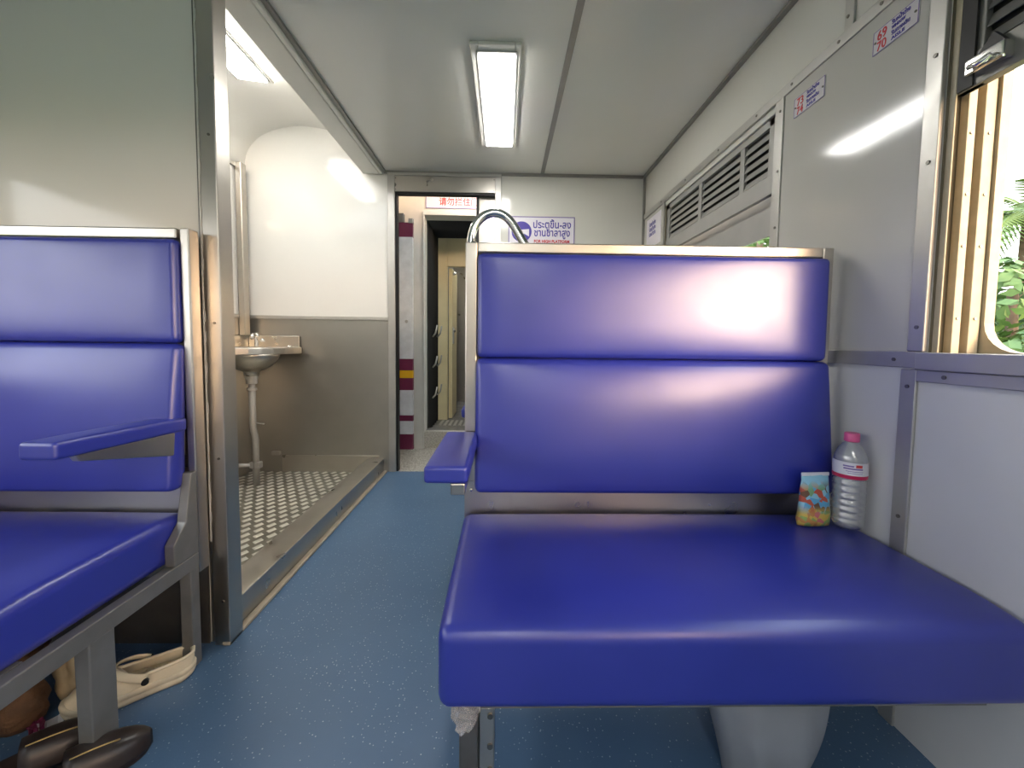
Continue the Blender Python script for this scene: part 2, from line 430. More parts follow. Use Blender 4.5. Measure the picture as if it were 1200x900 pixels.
# door frame of the end doorway
r = sroot('door_1', 'steel framed doorway in the end wall', 'doorway', (-.45, YF, 0))
def rp(mb, name, m, **k):
    o = mb.build(name, m, r, **k); o.location = -Vector(r.location); return o
rp(MB().box(-.875, -.822, YF - .015, YF + .0, 0, 2.235), 'jamb', M['alu'], bevel=.003)
rp(MB().box(-.082, -.035, YF - .012, YF + .0, 0, 2.235), 'jamb', M['alu'], bevel=.003)
rp(MB().box(-.822, -.082, YF - .008, YF + .03, 2.105, 2.218), 'header', M['steelh'], bevel=.002)
rp(MB().box(-.875, -.035, YF - .02, YF - .002, 2.218, 2.236), 'header_rail', M['alu'], bevel=.002)
rp(MB().box(-.823, -.808, YF + .002, YF + .05, .0, 2.104).box(-.823, -.082, YF + .002, YF + .05, 2.09, 2.104), 'rubber_seal', M['rubber'])
leaf = rp(MB().box(-.205, .05, YF + .058, YF + .085, .02, 2.1), 'sliding_leaf', M['steel'], bevel=.002)
rp(MB().box(-.225, -.205, YF + .056, YF + .087, .02, 2.1), 'leaf_edge', M['rubber'])
for x in (-.815, -.09):
    for z in (2.12, 2.2): rp(MB().cyl((x, YF - .011, z), (x, YF - .007, z), .004, 8), 'screw', M['screw'])

# ------------------------------------------------------------------ right wall trims
def trim(n, mb, m, label, screws=(), **k):
    o = struct('trim_%d' % n, mb, m, label, 'trim', **k)
    for p in screws:
        MB().cyl((p[0] - .0025, p[1], p[2]), (p[0] + .0015, p[1], p[2]), .0048, 12).build('screw', M['screw'], o)
    return o
xt = 1.028
trim(12, MB().box(xt, 1.0395, YB, YF - .02, 1.925, 1.962), M['alu'], 'aluminium head trim running above both windows', [(xt, y, 1.944) for y in (1.12, 1.26, 1.46, 1.66, 1.95, 2.3, 2.65)], bevel=.002)
trim(13, MB().box(xt, 1.0395, 1.50, 1.545, .99, 1.925), M['alu'], 'upright trim on the near edge of the far window', [(xt, 1.515, z) for z in (1.2, 1.45, 1.66, 1.88)], bevel=.002)
trim(14, MB().box(xt, 1.0395, .95, .99, .99, 1.925), M['alu'], 'upright trim on the far edge of the near window', [(xt, .968, z) for z in (1.05, 1.45, 1.7)], bevel=.002)
trim(15, MB().box(xt, 1.0395, .965, YF - .02, .948, .989), M['alu'], 'window height rail running behind the seat back', [(xt, 1.02, .968), (xt, 1.4, .968)], bevel=.002)
trim(16, MB().box(xt - .006, 1.0395, -3, .962, .945, .988), M['alu'], 'upper ledge of the sill rail under the near window', bevel=.002)
trim(17, MB().box(xt + .002, 1.0395, -3, .965, .915, .944), M['alu'], 'lower band of the sill rail under the near window', [(xt + .002, .9, .93), (xt + .002, .55, .93)], bevel=.002)
trim(18, MB().box(xt + .004, 1.0395, .965, 1.005, 0.0, .944), M['alu'], 'upright strip on the lower wall beside the bottle', [(xt + .004, .985, z) for z in (.9, .56, .3)], bevel=.002)
trim(19, MB().box(xt + .004, 1.0395, 1.215, 1.248, 1.963, 2.236), M['alu'], 'short upright strip above the head trim', [(xt + .004, 1.235, 2.0), (xt + .004, 1.235, 2.2)], bevel=.002)
trim(20, MB().box(xt, 1.0395, 2.60, 2.63, .99, 1.925), M['alu'], 'upright trim on the far edge of the far window', bevel=.002)

# ------------------------------------------------------------------ windows
def window(n, y0, y1, side, label, drop, latch=False, glass=False, mull=None):
    """side=+1 right wall, -1 left wall; drop = z of the shutter's bottom"""
    r = sroot('window_%d' % n, label, 'window', ((XR if side > 0 else XL), (y0 + y1) / 2, ZS))
    X = lambda d: (XR + d) if side > 0 else (XL - d)
    def part(mb, name, m, par=None, **k):
        o = mb.build(name, m, par or r, **k)
        if par is None: o.location = -Vector(r.location)
        return o
    def bx(mb, a, b, *q):
        x0, x1 = sorted((X(a), X(b))); return mb.box(x0, x1, *q)
    # guide channels on both jambs
    for e, sgn in ((y1, -1), (y0, 1)):
        g = MB()
        lo, hi = sorted((e, e + sgn * .006)); bx(g, .002, .115, lo, hi, ZS + .001, ZH - .001)
        part(g, 'guide_channel', M['jambgroove'])
        for a, b, d in ((.002, .006, .014), (.030, .050, .018), (.070, .096, .018)):
            g = MB(); lo, hi = sorted((e + sgn * .006, e + sgn * (.006 + d))); bx(g, a, b, lo, hi, ZS + .001, ZH - .001)
            rail = part(g, 'guide_rail', M['jamb'], bevel=.0015)
            if a > .01 and e == y1:
                for z in (1.07, 1.24, 1.36, 1.5): MB().cyl((X((a + b) / 2), lo - .002, z), (X((a + b) / 2), lo + .001, z), .0035, 8).build('screw', M['screw'], rail)
    # outer skin opening with rounded corners
    g = MB(); a, b = sorted((X(.1), X(.124))); rad = .07; i = .03
    ya, yb, za, zb = y0 + i, y1 - i, ZS + .004, ZH - .01
    inner = []
    for cx, cz, s0 in ((yb - rad, zb - rad, 0), (ya + rad, zb - rad, 90), (ya + rad, za + rad, 180), (yb - rad, za + rad, 270)):
        for k in range(7):
            t = math.radians(s0 + k * 15); inner.append((cx + rad * math.cos(t), cz + rad * math.sin(t)))
    outer = []
    for cx, cz, s0 in ((y1 - .001, ZH - .001, 0), (y0 + .001, ZH - .001, 90), (y0 + .001, ZS + .001, 180), (y1 - .001, ZS + .001, 270)):
        outer += [(cx, cz)] * 7
    rings_ = []
    n_ = len(inner)
    vi = [[g.bm.verts.new((x, p[0], p[1])) for p in inner] for x in (a, b)]
    vo = [[g.bm.verts.new((x, outer[q * 7][0], outer[q * 7][1])) for q in range(4)] for x in (a, b)]
    for l in (0, 1):
        for q in range(4):
            for k in range(6): g.bm.faces.new([vo[l][q], vi[l][q * 7 + k], vi[l][q * 7 + k + 1]])
            q2 = (q + 1) % 4
            g.bm.faces.new([vo[l][q], vi[l][q * 7 + 6], vi[l][q2 * 7], vo[l][q2]])
    for k in range(n_): g.bm.faces.new([vi[0][k], vi[0][(k + 1) % n_], vi[1][(k + 1) % n_], vi[1][k]])
    part(g, 'outer_frame', M['jamb'])
    g = MB(); bx(g, .0, .11, y0, y1, ZS - .001, ZS + .002); part(g, 'sill_plate', M['greysteel'])
    # louvred shutter
    xa, xb = .010, .026
    zt = ZH - .001
    f = MB()
    bx(f, xa, xb, y0 + .012, y1 - .012, zt - .03, zt)
    bx(f, xa, xb, y1 - .062, y1 - .012, drop, zt); bx(f, xa, xb, y0 + .012, y0 + .062, drop, zt)
    bar = .075
    bx(f, xa - .003, xb + .003, y0 + .012, y1 - .012, drop, drop + bar)
    mul = mull or [y0 + (y1 - y0) * k / 4 for k in (1, 2, 3)]
    for ym in mul: bx(f, xa, xb, ym - .016, ym + .016, drop + bar, zt - .03)
    SM = M['greysteel'] if latch else M['slat']
    sh = part(f, 'louvre_shutter', SM, bevel=.0015)
    if latch:
        g = MB(); bx(g, .003, .009, y1 - .05, y1 - .0005, drop + .002, ZH - .001); part(g, 'shade_strip', M['rubber'])  # black strip stands in for the shade on the jamb beside the shutter
    sl = MB(); z = drop + bar + .018
    cxs = X((xa + xb) / 2)
    while z < zt - .035:
        ang = math.radians(20) * (1 if side > 0 else -1)
        mt = Matrix.Translation((cxs, 0, z)) @ Matrix.Rotation(ang, 4, 'Y')
        sl.box(-.0012, .0012, y0 + .063, y1 - .063, -.0148, .0148, mt)
        z += .037
    sl.build('slats', SM, sh)
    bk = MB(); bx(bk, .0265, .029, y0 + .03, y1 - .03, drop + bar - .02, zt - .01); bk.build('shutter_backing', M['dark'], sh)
    if glass:
        g = MB(); x0, x1 = sorted((X(.055), X(.066)))
        for (p, q, s, t) in ((y0 + .03, y1 - .03, 1.455, 1.62), (y0 + .03, y1 - .03, 1.0, 1.035), (y0 + .03, y0 + .07, 1.0, 1.46), (y1 - .07, y1 - .03, 1.0, 1.46), ((y0 + y1) / 2 - .015, (y0 + y1) / 2 + .015, 1.0, 1.46)):
            g.box(x0, x1, p, q, s, t)
        sf = part(g, 'sash_frame', M['slat'], bevel=.002)
        g = MB(); g.box((x0 + x1) / 2 - .002, (x0 + x1) / 2 + .002, y0 + .05, y1 - .05, 1.01, 1.46)
        g.build('pane', M['pane'], sf)
    if latch:
        yl = y1 - .085
        lb = MB(); lb.box(XR - .018, XR + .008, yl - .036, yl + .036, drop + .018, drop + .052)
        lt = part(lb, 'shutter_latch', M['chrome'], bevel=.004)
        l2 = MB(); l2.prism([(yl + .028, drop + .052), (yl - .03, drop + .052), (yl - .005, drop + .088)], 'x', XR - .004, XR + .006)
        l2.build('latch_plate', M['black'], lt)
        MB().tube([(XR - .024, yl - .02, drop + .03), (XR - .03, yl, drop + .024), (XR - .024, yl + .02, drop + .03)], .006, 10).build('latch_lever', M['chrome'], lt, smooth=True)
    return r
M['pane'] = mat('window_glass', (.95, .97, .96), .02, var=.005, trans=1, ior=1.01)
window(1, -.43, .95, 1, 'open window beside the right seat with raised shutter', 1.587, latch=True)
window(2, 1.545, 2.62, 1, 'far window with louvred shutter half lowered over glass', 1.60, glass=True, mull=[1.785, 2.165])
window(3, -.43, .95, -1, 'window beside the left seat', 1.62)
window(4, -1.45, -.55, 1, 'window on the right wall behind the viewer', 1.6)
window(5, -1.45, -.55, -1, 'window on the left wall behind the viewer', 1.6)
window(6, -3.0, -1.95, 1, 'rearmost window on the right wall', 1.6)
window(7, -3.0, -1.95, -1, 'rearmost window on the left wall', 1.6)

# ------------------------------------------------------------------ seats
def make_seat(name, label, loc, mir, zt=1.30, zm=.952, zc0=.305, zc1=.475, depth=.5, width=1.155, arm=(-.055, .042), tilt=0, armlen=.35,
              handle=False, details=True, rail=False, wrap=False, legs=((-.46, -.425),), cx0=0, armz=0, st=.036):
    root = thing(name, label, 'train seat', loc)
    def P(mb, nm, m, par=None, **k): return mb.build(nm, m, par or root, mirror=mir, **k)
    # cushion: wrapped vinyl block with a softly rolled front edge
    def roll(p):
        t = max(0, min(1, (-p.y - depth + .14) / .14))
        z = p.z - .012 * t * t * max(0, (p.z - zc0) / (zc1 - zc0))
        x = p.x
        return Vector((x, p.y, z))
    P(MB().rbox(cx0, width, -depth, .0, zc0, zc1, .026, puff=(2, 1, .012), fn=roll, seg=20), 'cushion', M['vinyl'], smooth=True)
    # frame
    f = MB()
    f.box(0, st, 0, .04, .28, zt - .0); f.box(1.088, 1.122, 0, .04, .28, zt); f.box(.036, 1.088, .0, .04, zt - .031, zt)
    f.box(.036, 1.088, .02, .04, .52, .6)
    P(f, 'back_frame', M['steelh'], bevel=.004)
    P(MB().box(.036, 1.088, .042, .05, .5, zt - .01), 'back_panel', M['greysteel'])
    def bulge(y_top, y_bot, z0, z1):
        def fn(p):
            t = 1 - (p.z - z0) / (z1 - z0)
            return Vector((p.x, p.y + (y_top + (y_bot - y_top) * t) * max(0, min(1, (.04 - p.y) / .06)), p.z))
        return fn
    P(MB().rbox(st + .002, 1.103, -.018, .018, zm + .002, zt - .034, .016, puff=(1, -1, .008), fn=bulge(0, -.004, zm, zt), seg=18), 'upper_backrest', M['vinyl'], smooth=True)
    P(MB().rbox(st - .002, 1.116, -.022, .018, .552, zm + .0005, .02, puff=(1, -1, .022), fn=bulge(0, -.045, .552, zm), seg=18), 'lower_backrest', M['vinyl'], smooth=True)
    kp = P(MB().box(.002, 1.12, -.0035, -.0005, zc1 - .05, .572), 'kick_plate', M['steelh'])
    if details:
        for x, z in ((.022, .545), (1.1, .53)): P(MB().lathe([(.0001, 0), (.006, 0), (.005, .004), (.0001, .005)], (0, 0, 0), 12), 'bolt', M['chrome'], kp).matrix_local = Matrix.Translation((-x if mir else x, -.0035, z)) @ Matrix.Rotation(PI / 2, 4, 'X')
    # armrest
    ap = P(MB().rbox(arm[0], arm[1], -armlen, -.004, .688, .727, .009, puff=(2, 1, .003), seg=8), 'armrest_pad', M['vinyl'], smooth=True)
    bmb = MB()
    if rail: bmb.prism([(-.0, .612), (-.0, .688), (-armlen + .05, .688), (-armlen + .06, .672)], 'x', max(arm[0], 0) + .01, max(arm[0], 0) + .03)
    else: bmb.box(.004, .036, -armlen + .004, -.001, .662, .688)
    br = P(bmb, 'armrest_bracket', M['steel'], bevel=.003)
    if tilt or armz:
        for o in (ap, br):
            o.matrix_local = Matrix.Translation((0, 0, .69 + armz)) @ Matrix.Rotation(-tilt, 4, 'X') @ Matrix.Translation((0, 0, -.69))
    if cx0: P(MB().prism([(-.09, zc0 + .0035), (-.0005, zc0 + .0035), (-.0005, .6), (-.02, .6), (-.045, .46), (-.09, .41)], 'x', 0, .028), 'side_plate', M['greysteel'], bevel=.003)
    # under-frame
    ulow = zc0 - .028
    if rail:
        ulow = zc0 - .042
        P(MB().box(.0, .03, -depth + .01, .0, ulow, zc0 + .003), 'side_rail', M['greysteel'], bevel=.003)
    P(MB().box(.03 if rail else .05, width - .05, -depth + .04, -depth + .08, ulow, zc0 + .004).box(.03, width - .05, -.06, -.02, ulow, zc0 + .004), 'seat_frame', M['greysteel'])
    lx = (.0, .035) if rail else (.038, .075)
    for (a, b) in legs:
        P(MB().box(lx[0], lx[1], a, b, 0, ulow + .004), 'leg', M['greysteel' if rail else 'darksteel'], bevel=.003)
    P(MB().box(lx[0], lx[1], -.035, -.002, 0, ulow + .004), 'leg', M['greysteel'], bevel=.003)
    if details and not rail:
        bp = P(MB().box(.0755, .108, -.443, -.437, .0, .262), 'mounting_bracket', M['steelh'], bevel=.003)
        for z in (.245, .13, .18): P(MB().cyl((.099, -.446, z), (.099, -.442, z), .006, 10), 'bolt', M['screw'], bp)
    if not rail:
        P(MB().box(1.05, 1.09, -.06, -.02, 0, ulow + .004), 'leg', M['darksteel'], bevel=.003)
    if wrap:
        w = MB(); rnd = random.Random(3); rings_ = []
        for k in range(8):
            t = k / 7; rings_.append([(.05 + (.034 - .012 * t) * math.cos(a) * rnd.uniform(.65, 1.15), -.47 + .025 * math.sin(a) * rnd.uniform(.6, 1.2), zc0 + .006 - .052 * t) for a in [2 * PI * q / 14 for q in range(14)]])
        w.rings(rings_); P(w, 'plastic_wrap', M['film'])['label'] = 'scrap of clear wrapping plastic at the front corner'
    if handle:
        pts = [(.013, .03, 1.235), (.013, .045, 1.262), (.012, .05, 1.295), (.013, .052, 1.325), (.022, .053, 1.358), (.042, .054, 1.385), (.068, .054, 1.4), (.094, .054, 1.402), (.12, .054, 1.391), (.142, .054, 1.368), (.162, .054, 1.337), (.182, .054, 1.303), (.192, .052, 1.285)]
        cr = []
        for i in range(len(pts) - 1):
            p0 = Vector(pts[max(i - 1, 0)]); p1 = Vector(pts[i]); p2 = Vector(pts[i + 1]); p3 = Vector(pts[min(i + 2, len(pts) - 1)])
            for k in range(4):
                t = k / 4
                cr.append(.5 * ((2 * p1) + (p2 - p0) * t + (2 * p0 - 5 * p1 + 4 * p2 - p3) * t * t + (3 * p1 - p0 - 3 * p2 + p3) * t ** 3))
        cr.append(Vector(pts[-1]))
        P(MB().tube(cr, .0135, 16), 'grab_handle', M['chrome'], smooth=True)
    return root

make_seat('train_seat', 'blue vinyl double seat in the right foreground with bottle and pouch on it', (-.12, 1.2, 0), False, handle=True, wrap=True)
make_seat('train_seat', 'blue vinyl seat at the left edge in front of the partition', (-.932, 1.195, 0), True, zt=1.325, zm=.985, zc0=.345, zc1=.478, width=.985,
          arm=(.018, .098), tilt=math.radians(2), armlen=.355, armz=.037, cx0=.03, st=.026, rail=True, legs=((-.325, -.265),))
make_seat('train_seat', 'seat behind the front right seat, only its blue armrest end showing beside the doorway', (-.12, 1.96, 0), False, details=False)
for o_ in C.objects:
    if o_.name.startswith('train_seat'): o_['group'] = 'blue vinyl train seats'

# ------------------------------------------------------------------ ceiling lights
def ceiling_light(label, x0, x1, y0, y1, z, ry=0, group='ceiling lights'):
    cx, cy = (x0 + x1) / 2, (y0 + y1) / 2
    t = thing('ceiling_light', label, 'ceiling light', (cx, cy, z), 0, group)
    t.rotation_euler = (0, ry, 0)
    w, l = (x1 - x0) / 2, (y1 - y0) / 2
    f = MB(); o, i = .034, .0
    f.box(-w - o, -w, -l - .06, l + .03, -.014, -.0005); f.box(w, w + o * .7, -l - .06, l + .03, -.014, -.0005)
    f.box(-w, w, -l - .06, -l, -.014, -.0005); f.box(-w, w, l, l + .03, -.014, -.0005)
    f.build('lamp_frame', M['laminate'], t, bevel=.004)
    f = MB(); f.box(-w - .009, w + .009, -l - .022, -l + .002, -.019, -.012); f.box(-w - .009, -w + .001, -l, l + .009, -.019, -.012); f.box(w - .001, w + .009, -l, l + .009, -.019, -.012); f.box(-w, w, l - .001, l + .009, -.019, -.012)
    f.build('lamp_bezel', M['alu'], t, bevel=.002)
    MB().box(-w, w, -l, l, -.026, -.006).build('lamp_diffuser', M['lamp'], t)
    return t
ceiling_light('lit rectangular lamp in the aisle ceiling before the doorway', -.125, .033, 1.77, 2.54, ZC)
ceiling_light('lit rectangular lamp in the vaulted ceiling above the wash corner', -1.565, -1.40, 1.66, 2.42, 2.535, math.radians(6))
ceiling_light('lit rectangular aisle ceiling lamp a little behind the viewer', -.125, .033, -1.75, -.98, ZC)
ceiling_light('lit rectangular aisle ceiling lamp at the far rear of the car', -.125, .033, -3.15, -2.38, ZC)

# ------------------------------------------------------------------ wash corner
t = thing('wash_basin', 'stainless steel corner wash basin on a grey drain pipe', 'wash basin', (-1.70, 2.7, 0))
def W(mb, nm, m, par=None, **k):
    o = mb.build(nm, m, par or t, **k)
    if par is None: o.location = -Vector(t.location)
    return o
out = [(XL + .008, 2.978), (-1.515, 2.978), (-1.495, 2.93)]
for k in range(1, 9):
    a = k / 9 * PI / 2; out.append((-1.495 - .36 * (1 - math.cos(a)), 2.93 - .52 * math.sin(a)))
out += [(XL + .008, 2.40)]
def counter():
    # a plate with a round hole would hide nothing from here; top sheet, rolled rim and bowl below
    return MB().prism(out, 'z', .90, .948)
W(counter(), 'counter', M['steelh'], bevel=.006)
W(MB().box(XL + .02, -1.53, 2.968, 2.98, .945, 1.03).box(XL + .008, XL + .02, 2.42, 2.98, .945, 1.03), 'backsplash', M['steelh'], bevel=.004)
W(MB().lathe([(.172, .905), (.17, .89), (.155, .86), (.125, .825), (.085, .80), (.05, .785), (.045, .775), (.045, .755), (.03, .75)], (-1.715, 2.70, 0), 36), 'bowl', M['steel'], smooth=True)
pp = W(MB().tube([(-1.715, 2.70, .76), (-1.715, 2.70, .44), (-1.715, 2.70, .40), (-1.70, 2.70, .33), (-1.70, 2.70, .28), (-1.70, 2.70, .0)], .021, 16), 'drain_pipe', M['slat'], smooth=True)
for z, rr, h in ((.70, .034, .035), (.655, .03, .02), (.735, .038, .02)): MB().lathe([(.0001, 0), (rr, 0), (rr, h), (.0001, h)], (-1.715, 2.70, z), 20).build('pipe_collar', M['slat'], pp)
MB().tube([(-1.693, 2.70, .43), (-1.66, 2.68, .432), (-1.62, 2.68, .43)], [.009, .007, .006], 8).build('pipe_stub', M['chrome'], pp)
W(MB().cyl((XL + .008, 2.66, .14), (-1.73, 2.69, .14), .015, 12), 'waste_pipe', M['slat'], smooth=True)
W(MB().box(-1.735, -1.665, 2.68, 2.72, .118, .162), 'pipe_clamp', M['slat'], bevel=.005)
fa = W(MB().tube([(-1.80, 2.9, .948), (-1.80, 2.9, 1.0), (-1.80, 2.885, 1.03), (-1.79, 2.84, 1.035), (-1.785, 2.82, 1.01)], .013, 14), 'faucet', M['chrome'], smooth=True)
MB().lathe([(.0001, 0), (.022, .0), (.024, .012), (.012, .03), (.0001, .032)], (-1.80, 2.9, 1.02), 16).build('faucet_knob', M['chrome'], fa, smooth=True)
MB().lathe([(.0001, 0), (.016, .0), (.02, .012), (.01, .024), (.0001, .026)], (-1.745, 2.88, .985), 16).build('faucet_knob', M['chrome'], fa, smooth=True)
W(MB().lathe([(.0001, 0), (.02, 0), (.018, .012), (.0001, .014)], (-1.58, 2.93, .947), 16), 'soap_holder', M['chrome'], smooth=True)

tag(MB().box(XL + .0065, XL + .05, 2.885, 2.945, 1.031, 2.25).build('pipe_cover', M['steel'], bevel=.005), 'tall steel pipe cover in the corner above the wash basin', 'pipe cover')
trim(21, MB().box(XL - .0, XL + .016, 1.32, 2.884, 2.215, 2.245), M['alu'], 'aluminium rail high on the wash corner side wall', bevel=.002)
t = thing('wall_mirror', 'narrow framed mirror on the side wall of the wash corner', 'mirror', (XL + .0, 2.54, 1.45))
MB().box(.0, .014, -.22, .22, 0, .52).build('mirror_glass', M['mirror'], t)
f = MB(); f.box(.0, .02, -.23, -.218, -.008, .528).box(.0, .02, .218, .23, -.008, .528).box(.0, .02, -.23, .23, -.012, -.0).box(.0, .02, -.23, .23, .52, .532)
f.build('mirror_frame', M['alu'], t, bevel=.003)
for yy in (-.18, .18): MB().box(.014, .026, yy - .02, yy + .02, .505, .54).build('mirror_clip', M['black'], t, bevel=.003)
# small utility pipe bracket on steel wall
t = thing('pipe_stub_bracket', 'small steel pipe end low on the wash corner end wall', 'pipe', (-1.72, 2.99, .145))
MB().box(-.03, .03, -.03, -.0, -.014, .014).build('bracket', M['alu'], t, bevel=.004)

# ------------------------------------------------------------------ signs
t = thing('platform_sign', 'white sign with purple Thai text and arrow on the end wall', 'sign', (.268, YF - .006, 1.65))
def sg(mb, nm, m, **k):
    o = mb.build(nm, m, t, **k); o.location = -Vector(t.location); return o
sg(MB().box(.02, .515, YF - .006, YF - .0005, 1.655, 1.94), 'sign_board', M['signwhite'])
b = MB(); yb = YF - .0075
for q in ((.02, .515, 1.934, 1.94), (.02, .515, 1.655, 1.661), (.02, .026, 1.655, 1.94), (.509, .515, 1.655, 1.94)): b.box(q[0], q[1], yb, YF - .0058, q[2], q[3])
sg(b, 'sign_border', M['violetline'])
cz, cx = 1.828, .118
sg(MB().prism([(cx + .075 * math.cos(a), cz + .075 * math.sin(a)) for a in [2 * PI * k / 40 for k in range(40)]], 'y', yb - .0005, YF - .0058), 'sign_disc', M['purple'])
sg(MB().prism([(cx - .06, cz + .008), (cx + .056, cz + .02), (cx + .056, cz - .035), (cx + .02, cz - .015), (cx - .008, cz - .048)], 'y', yb - .0015, yb - .0003), 'sign_arrow', M['signwhite'])
text('sign_text', 'ประตูขึ้น-ลง', .075, (.205, yb, 1.857), FAR, M['purple'], t, width=.282, bold=.0012)
text('sign_text', 'ชานชาลาสูง', .075, (.212, yb, 1.797), FAR, M['purple'], t, width=.268, bold=.0012)
text('sign_text', 'FOR HIGH PLATFORM', .03, (.212, yb, 1.749), FAR, M['red'], t, width=.265, bold=.001)

def number_plate(label, y0, y1, z0, z1, nums):
    # the plate reads from its far end towards the viewer
    x = 1.0345
    t = thing('seat_number_plate', label, 'seat number plate', (x, (y0 + y1) / 2, z0), 0, 'seat number plates')
    def pp(mb, nm, m, **k):
        o = mb.build(nm, m, t, **k); o.location = -Vector(t.location); return o
    pp(MB().box(x - .003, x, y0, y1, z0, z1), 'plate', M['plate'], bevel=.0008)
    b = MB(); e = .0012; xb = x - .0036
    for q in ((y0, y1, z1 - e, z1), (y0, y1, z0, z0 + e), (y0, y0 + e, z0, z1), (y1 - e, y1, z0, z1)): b.box(xb, x - .0028, q[0], q[1], q[2], q[3])
    pp(b, 'plate_border', M['violetline'])
    h = z1 - z0; L = y1 - y0
    xs = x - .0034
    text('number', nums[0], h * .56, (xs, y1 - L * .10, z0 + h * .53), SIDE, M['red'], t, width=L * .22, bold=.0005)
    text('number', nums[1], h * .56, (xs, y1 - L * .10, z0 + h * .07), SIDE, M['red'], t, width=L * .22, bold=.0005)
    for k, s in enumerate(('ริมหน้าต่าง', 'WINDOW', 'ริมทางเดิน', 'AISLE')):
        text('caption', s, h * (.24 if k % 2 == 0 else .18), (xs, y1 - L * .43, z0 + h * (.76, .56, .31, .1)[k]), SIDE, M['purple'], t, width=L * (.4 if k % 2 == 0 else .3), bold=.0003)
    for yy in (y0 + .007, y1 - .007): pp(MB().cyl((x - .005, yy, (z0 + z1) / 2), (x - .002, yy, (z0 + z1) / 2), .003, 10), 'screw', M['screw'])
number_plate('seat number plate reading 73 and 74 beside the far window', 1.312, 1.447, 1.815, 1.880, ('73', '74'))
number_plate('seat number plate reading 69 and 70 beside the near window', 1.02, 1.143, 1.818, 1.880, ('69', '70'))
x = 1.0403
t = thing('notice_plate', 'small white notice plate with purple text by the far wall corner', 'notice', (x, 2.8, 1.69))
o = MB().box(-.004, 0, -.13, .13, 0, .21).build('plate', M['signwhite'], t)
for k in range(3): text('caption', ('ห้ามสูบ', 'ห้าม', 'ห้ามสูบ')[k] if False else ('ทางออก', 'EXIT', 'ทางออก')[k] if False else 'ริมหน้าต่าง', .04, (x - .0045, 2.88, 1.84 - .035 * k), SIDE, M['purple'], t, width=.12)

# ------------------------------------------------------------------ bottle and pouch
zt = .4865
t = thing('water_bottle', 'clear water bottle with pink cap on the seat by the wall', 'bottle', (.988, 1.086, zt))
pr = [(.0001, .004), (.018, .0), (.032, .002), (.037, .010)]
z = .016
for k in range(7):
    pr += [(.0385, z), (.0385, z + .010), (.0345, z + .014), (.0385, z + .018)]; z += .0185
pr += [(.039, .148), (.0385, .15), (.0385, .185), (.039, .188), (.037, .205), (.030, .224), (.021, .238), (.0145, .244), (.014, .252), (.0001, .252)]
MB().lathe(pr, n=40).build('bottle_body', M['bottle'], t, smooth=True)
MB().lathe([(.0001, .246), (.0175, .246), (.018, .249), (.0175, .268), (.016, .27), (.0001, .27)], n=28).build('cap', M['pink'], t, smooth='auto')
lab = MB()
lab.rings([[(.0396 * math.cos(a), .0396 * math.sin(a), zz) for a in [2 * PI * k / 40 for k in range(40)]] for zz in (.150, .192)], cap=False)
lb = lab.build('label', M['label'], t, smooth=True)
s2 = MB(); s2.rings([[(.0398 * math.cos(a), .0398 * math.sin(a), zz) for a in [2 * PI * k / 40 for k in range(40)]] for zz in (.146, .156)], cap=False); s2.build('label_stripe', M['labelred'], lb, smooth=True)
mk = MB()
def patch(mb, a0, a1, z0, z1, R=.0400):
    n = 6
    mb.rings([[(R * math.cos(math.radians(a0 + (a1 - a0) * k / n)), R * math.sin(math.radians(a0 + (a1 - a0) * k / n)), zz) for k in range(n + 1)] for zz in (z0, z1)], cap=False, closed=False)
for a0, a1, z0, z1 in ((205, 240, .180, .184), (207, 270, .173, .177), (215, 272, .167, .1685), (220, 270, .162, .1632)): patch(mk, a0, a1, z0, z1)
mk.build('label_print', M['violetline'], lb)
mk = MB(); patch(mk, 246, 268, .179, .187); mk.build('label_emblem', M['red'], lb)

t = thing('snack_pouch', 'colourful printed snack pouch leaning by the water bottle', 'snack pouch', (.9, 1.098, .4845), math.radians(4))
ring = []
n = 14
for zz, hw, th in ((0, .050, .012), (.015, .050, .018), (.04, .047, .019), (.07, .045, .016), (.1, .044, .011), (.13, .042, .005), (.142, .042, .0015), (.15, .042, .001)):
    rr = []
    for k in range(n):
        a = 2 * PI * k / n; rr.append((hw * math.copysign(abs(math.cos(a)) ** .55, math.cos(a)), th * math.sin(a) + zz * .02 + .002 * math.sin(zz * 90 + k), zz))
    ring.append(rr)
MB().rings(ring).build('pouch_body', M['pouch'], t, smooth=True)
f = MB(); f.box(-.042, .042, .0, .004, .143, .152); f.build('pouch_seal', M['label'], t)

# plastic carrier bag under the right seat
t = thing('plastic_bag', 'translucent white plastic bag on the floor under the right seat', 'plastic bag', (.615, .86, 0))
rings_ = []; rnd = random.Random(5)
for k in range(15):
    q = k / 14; z = .262 * q
    hw = .09 + .075 * (q ** 1.3); dp = .05 + .03 * math.sin(q * PI)
    rr = []
    for j in range(48):
        a = 2 * PI * j / 48
        pl = 1 + .07 * math.sin(9 * a + 2 * q) + .035 * math.sin(23 * a - 3 * q)
        xx = hw * math.copysign(abs(math.cos(a)) ** .8, math.cos(a)) * (1 if math.cos(a) < 0 else .95)
        rr.append((xx * (1 if math.cos(a) < 0 else 1) + .0, dp * math.sin(a) * pl, z))
    rings_.append(rr)
mb = MB(); mb.rings(rings_); o = mb.build('bag_body', M['bag'], t, smooth=True)

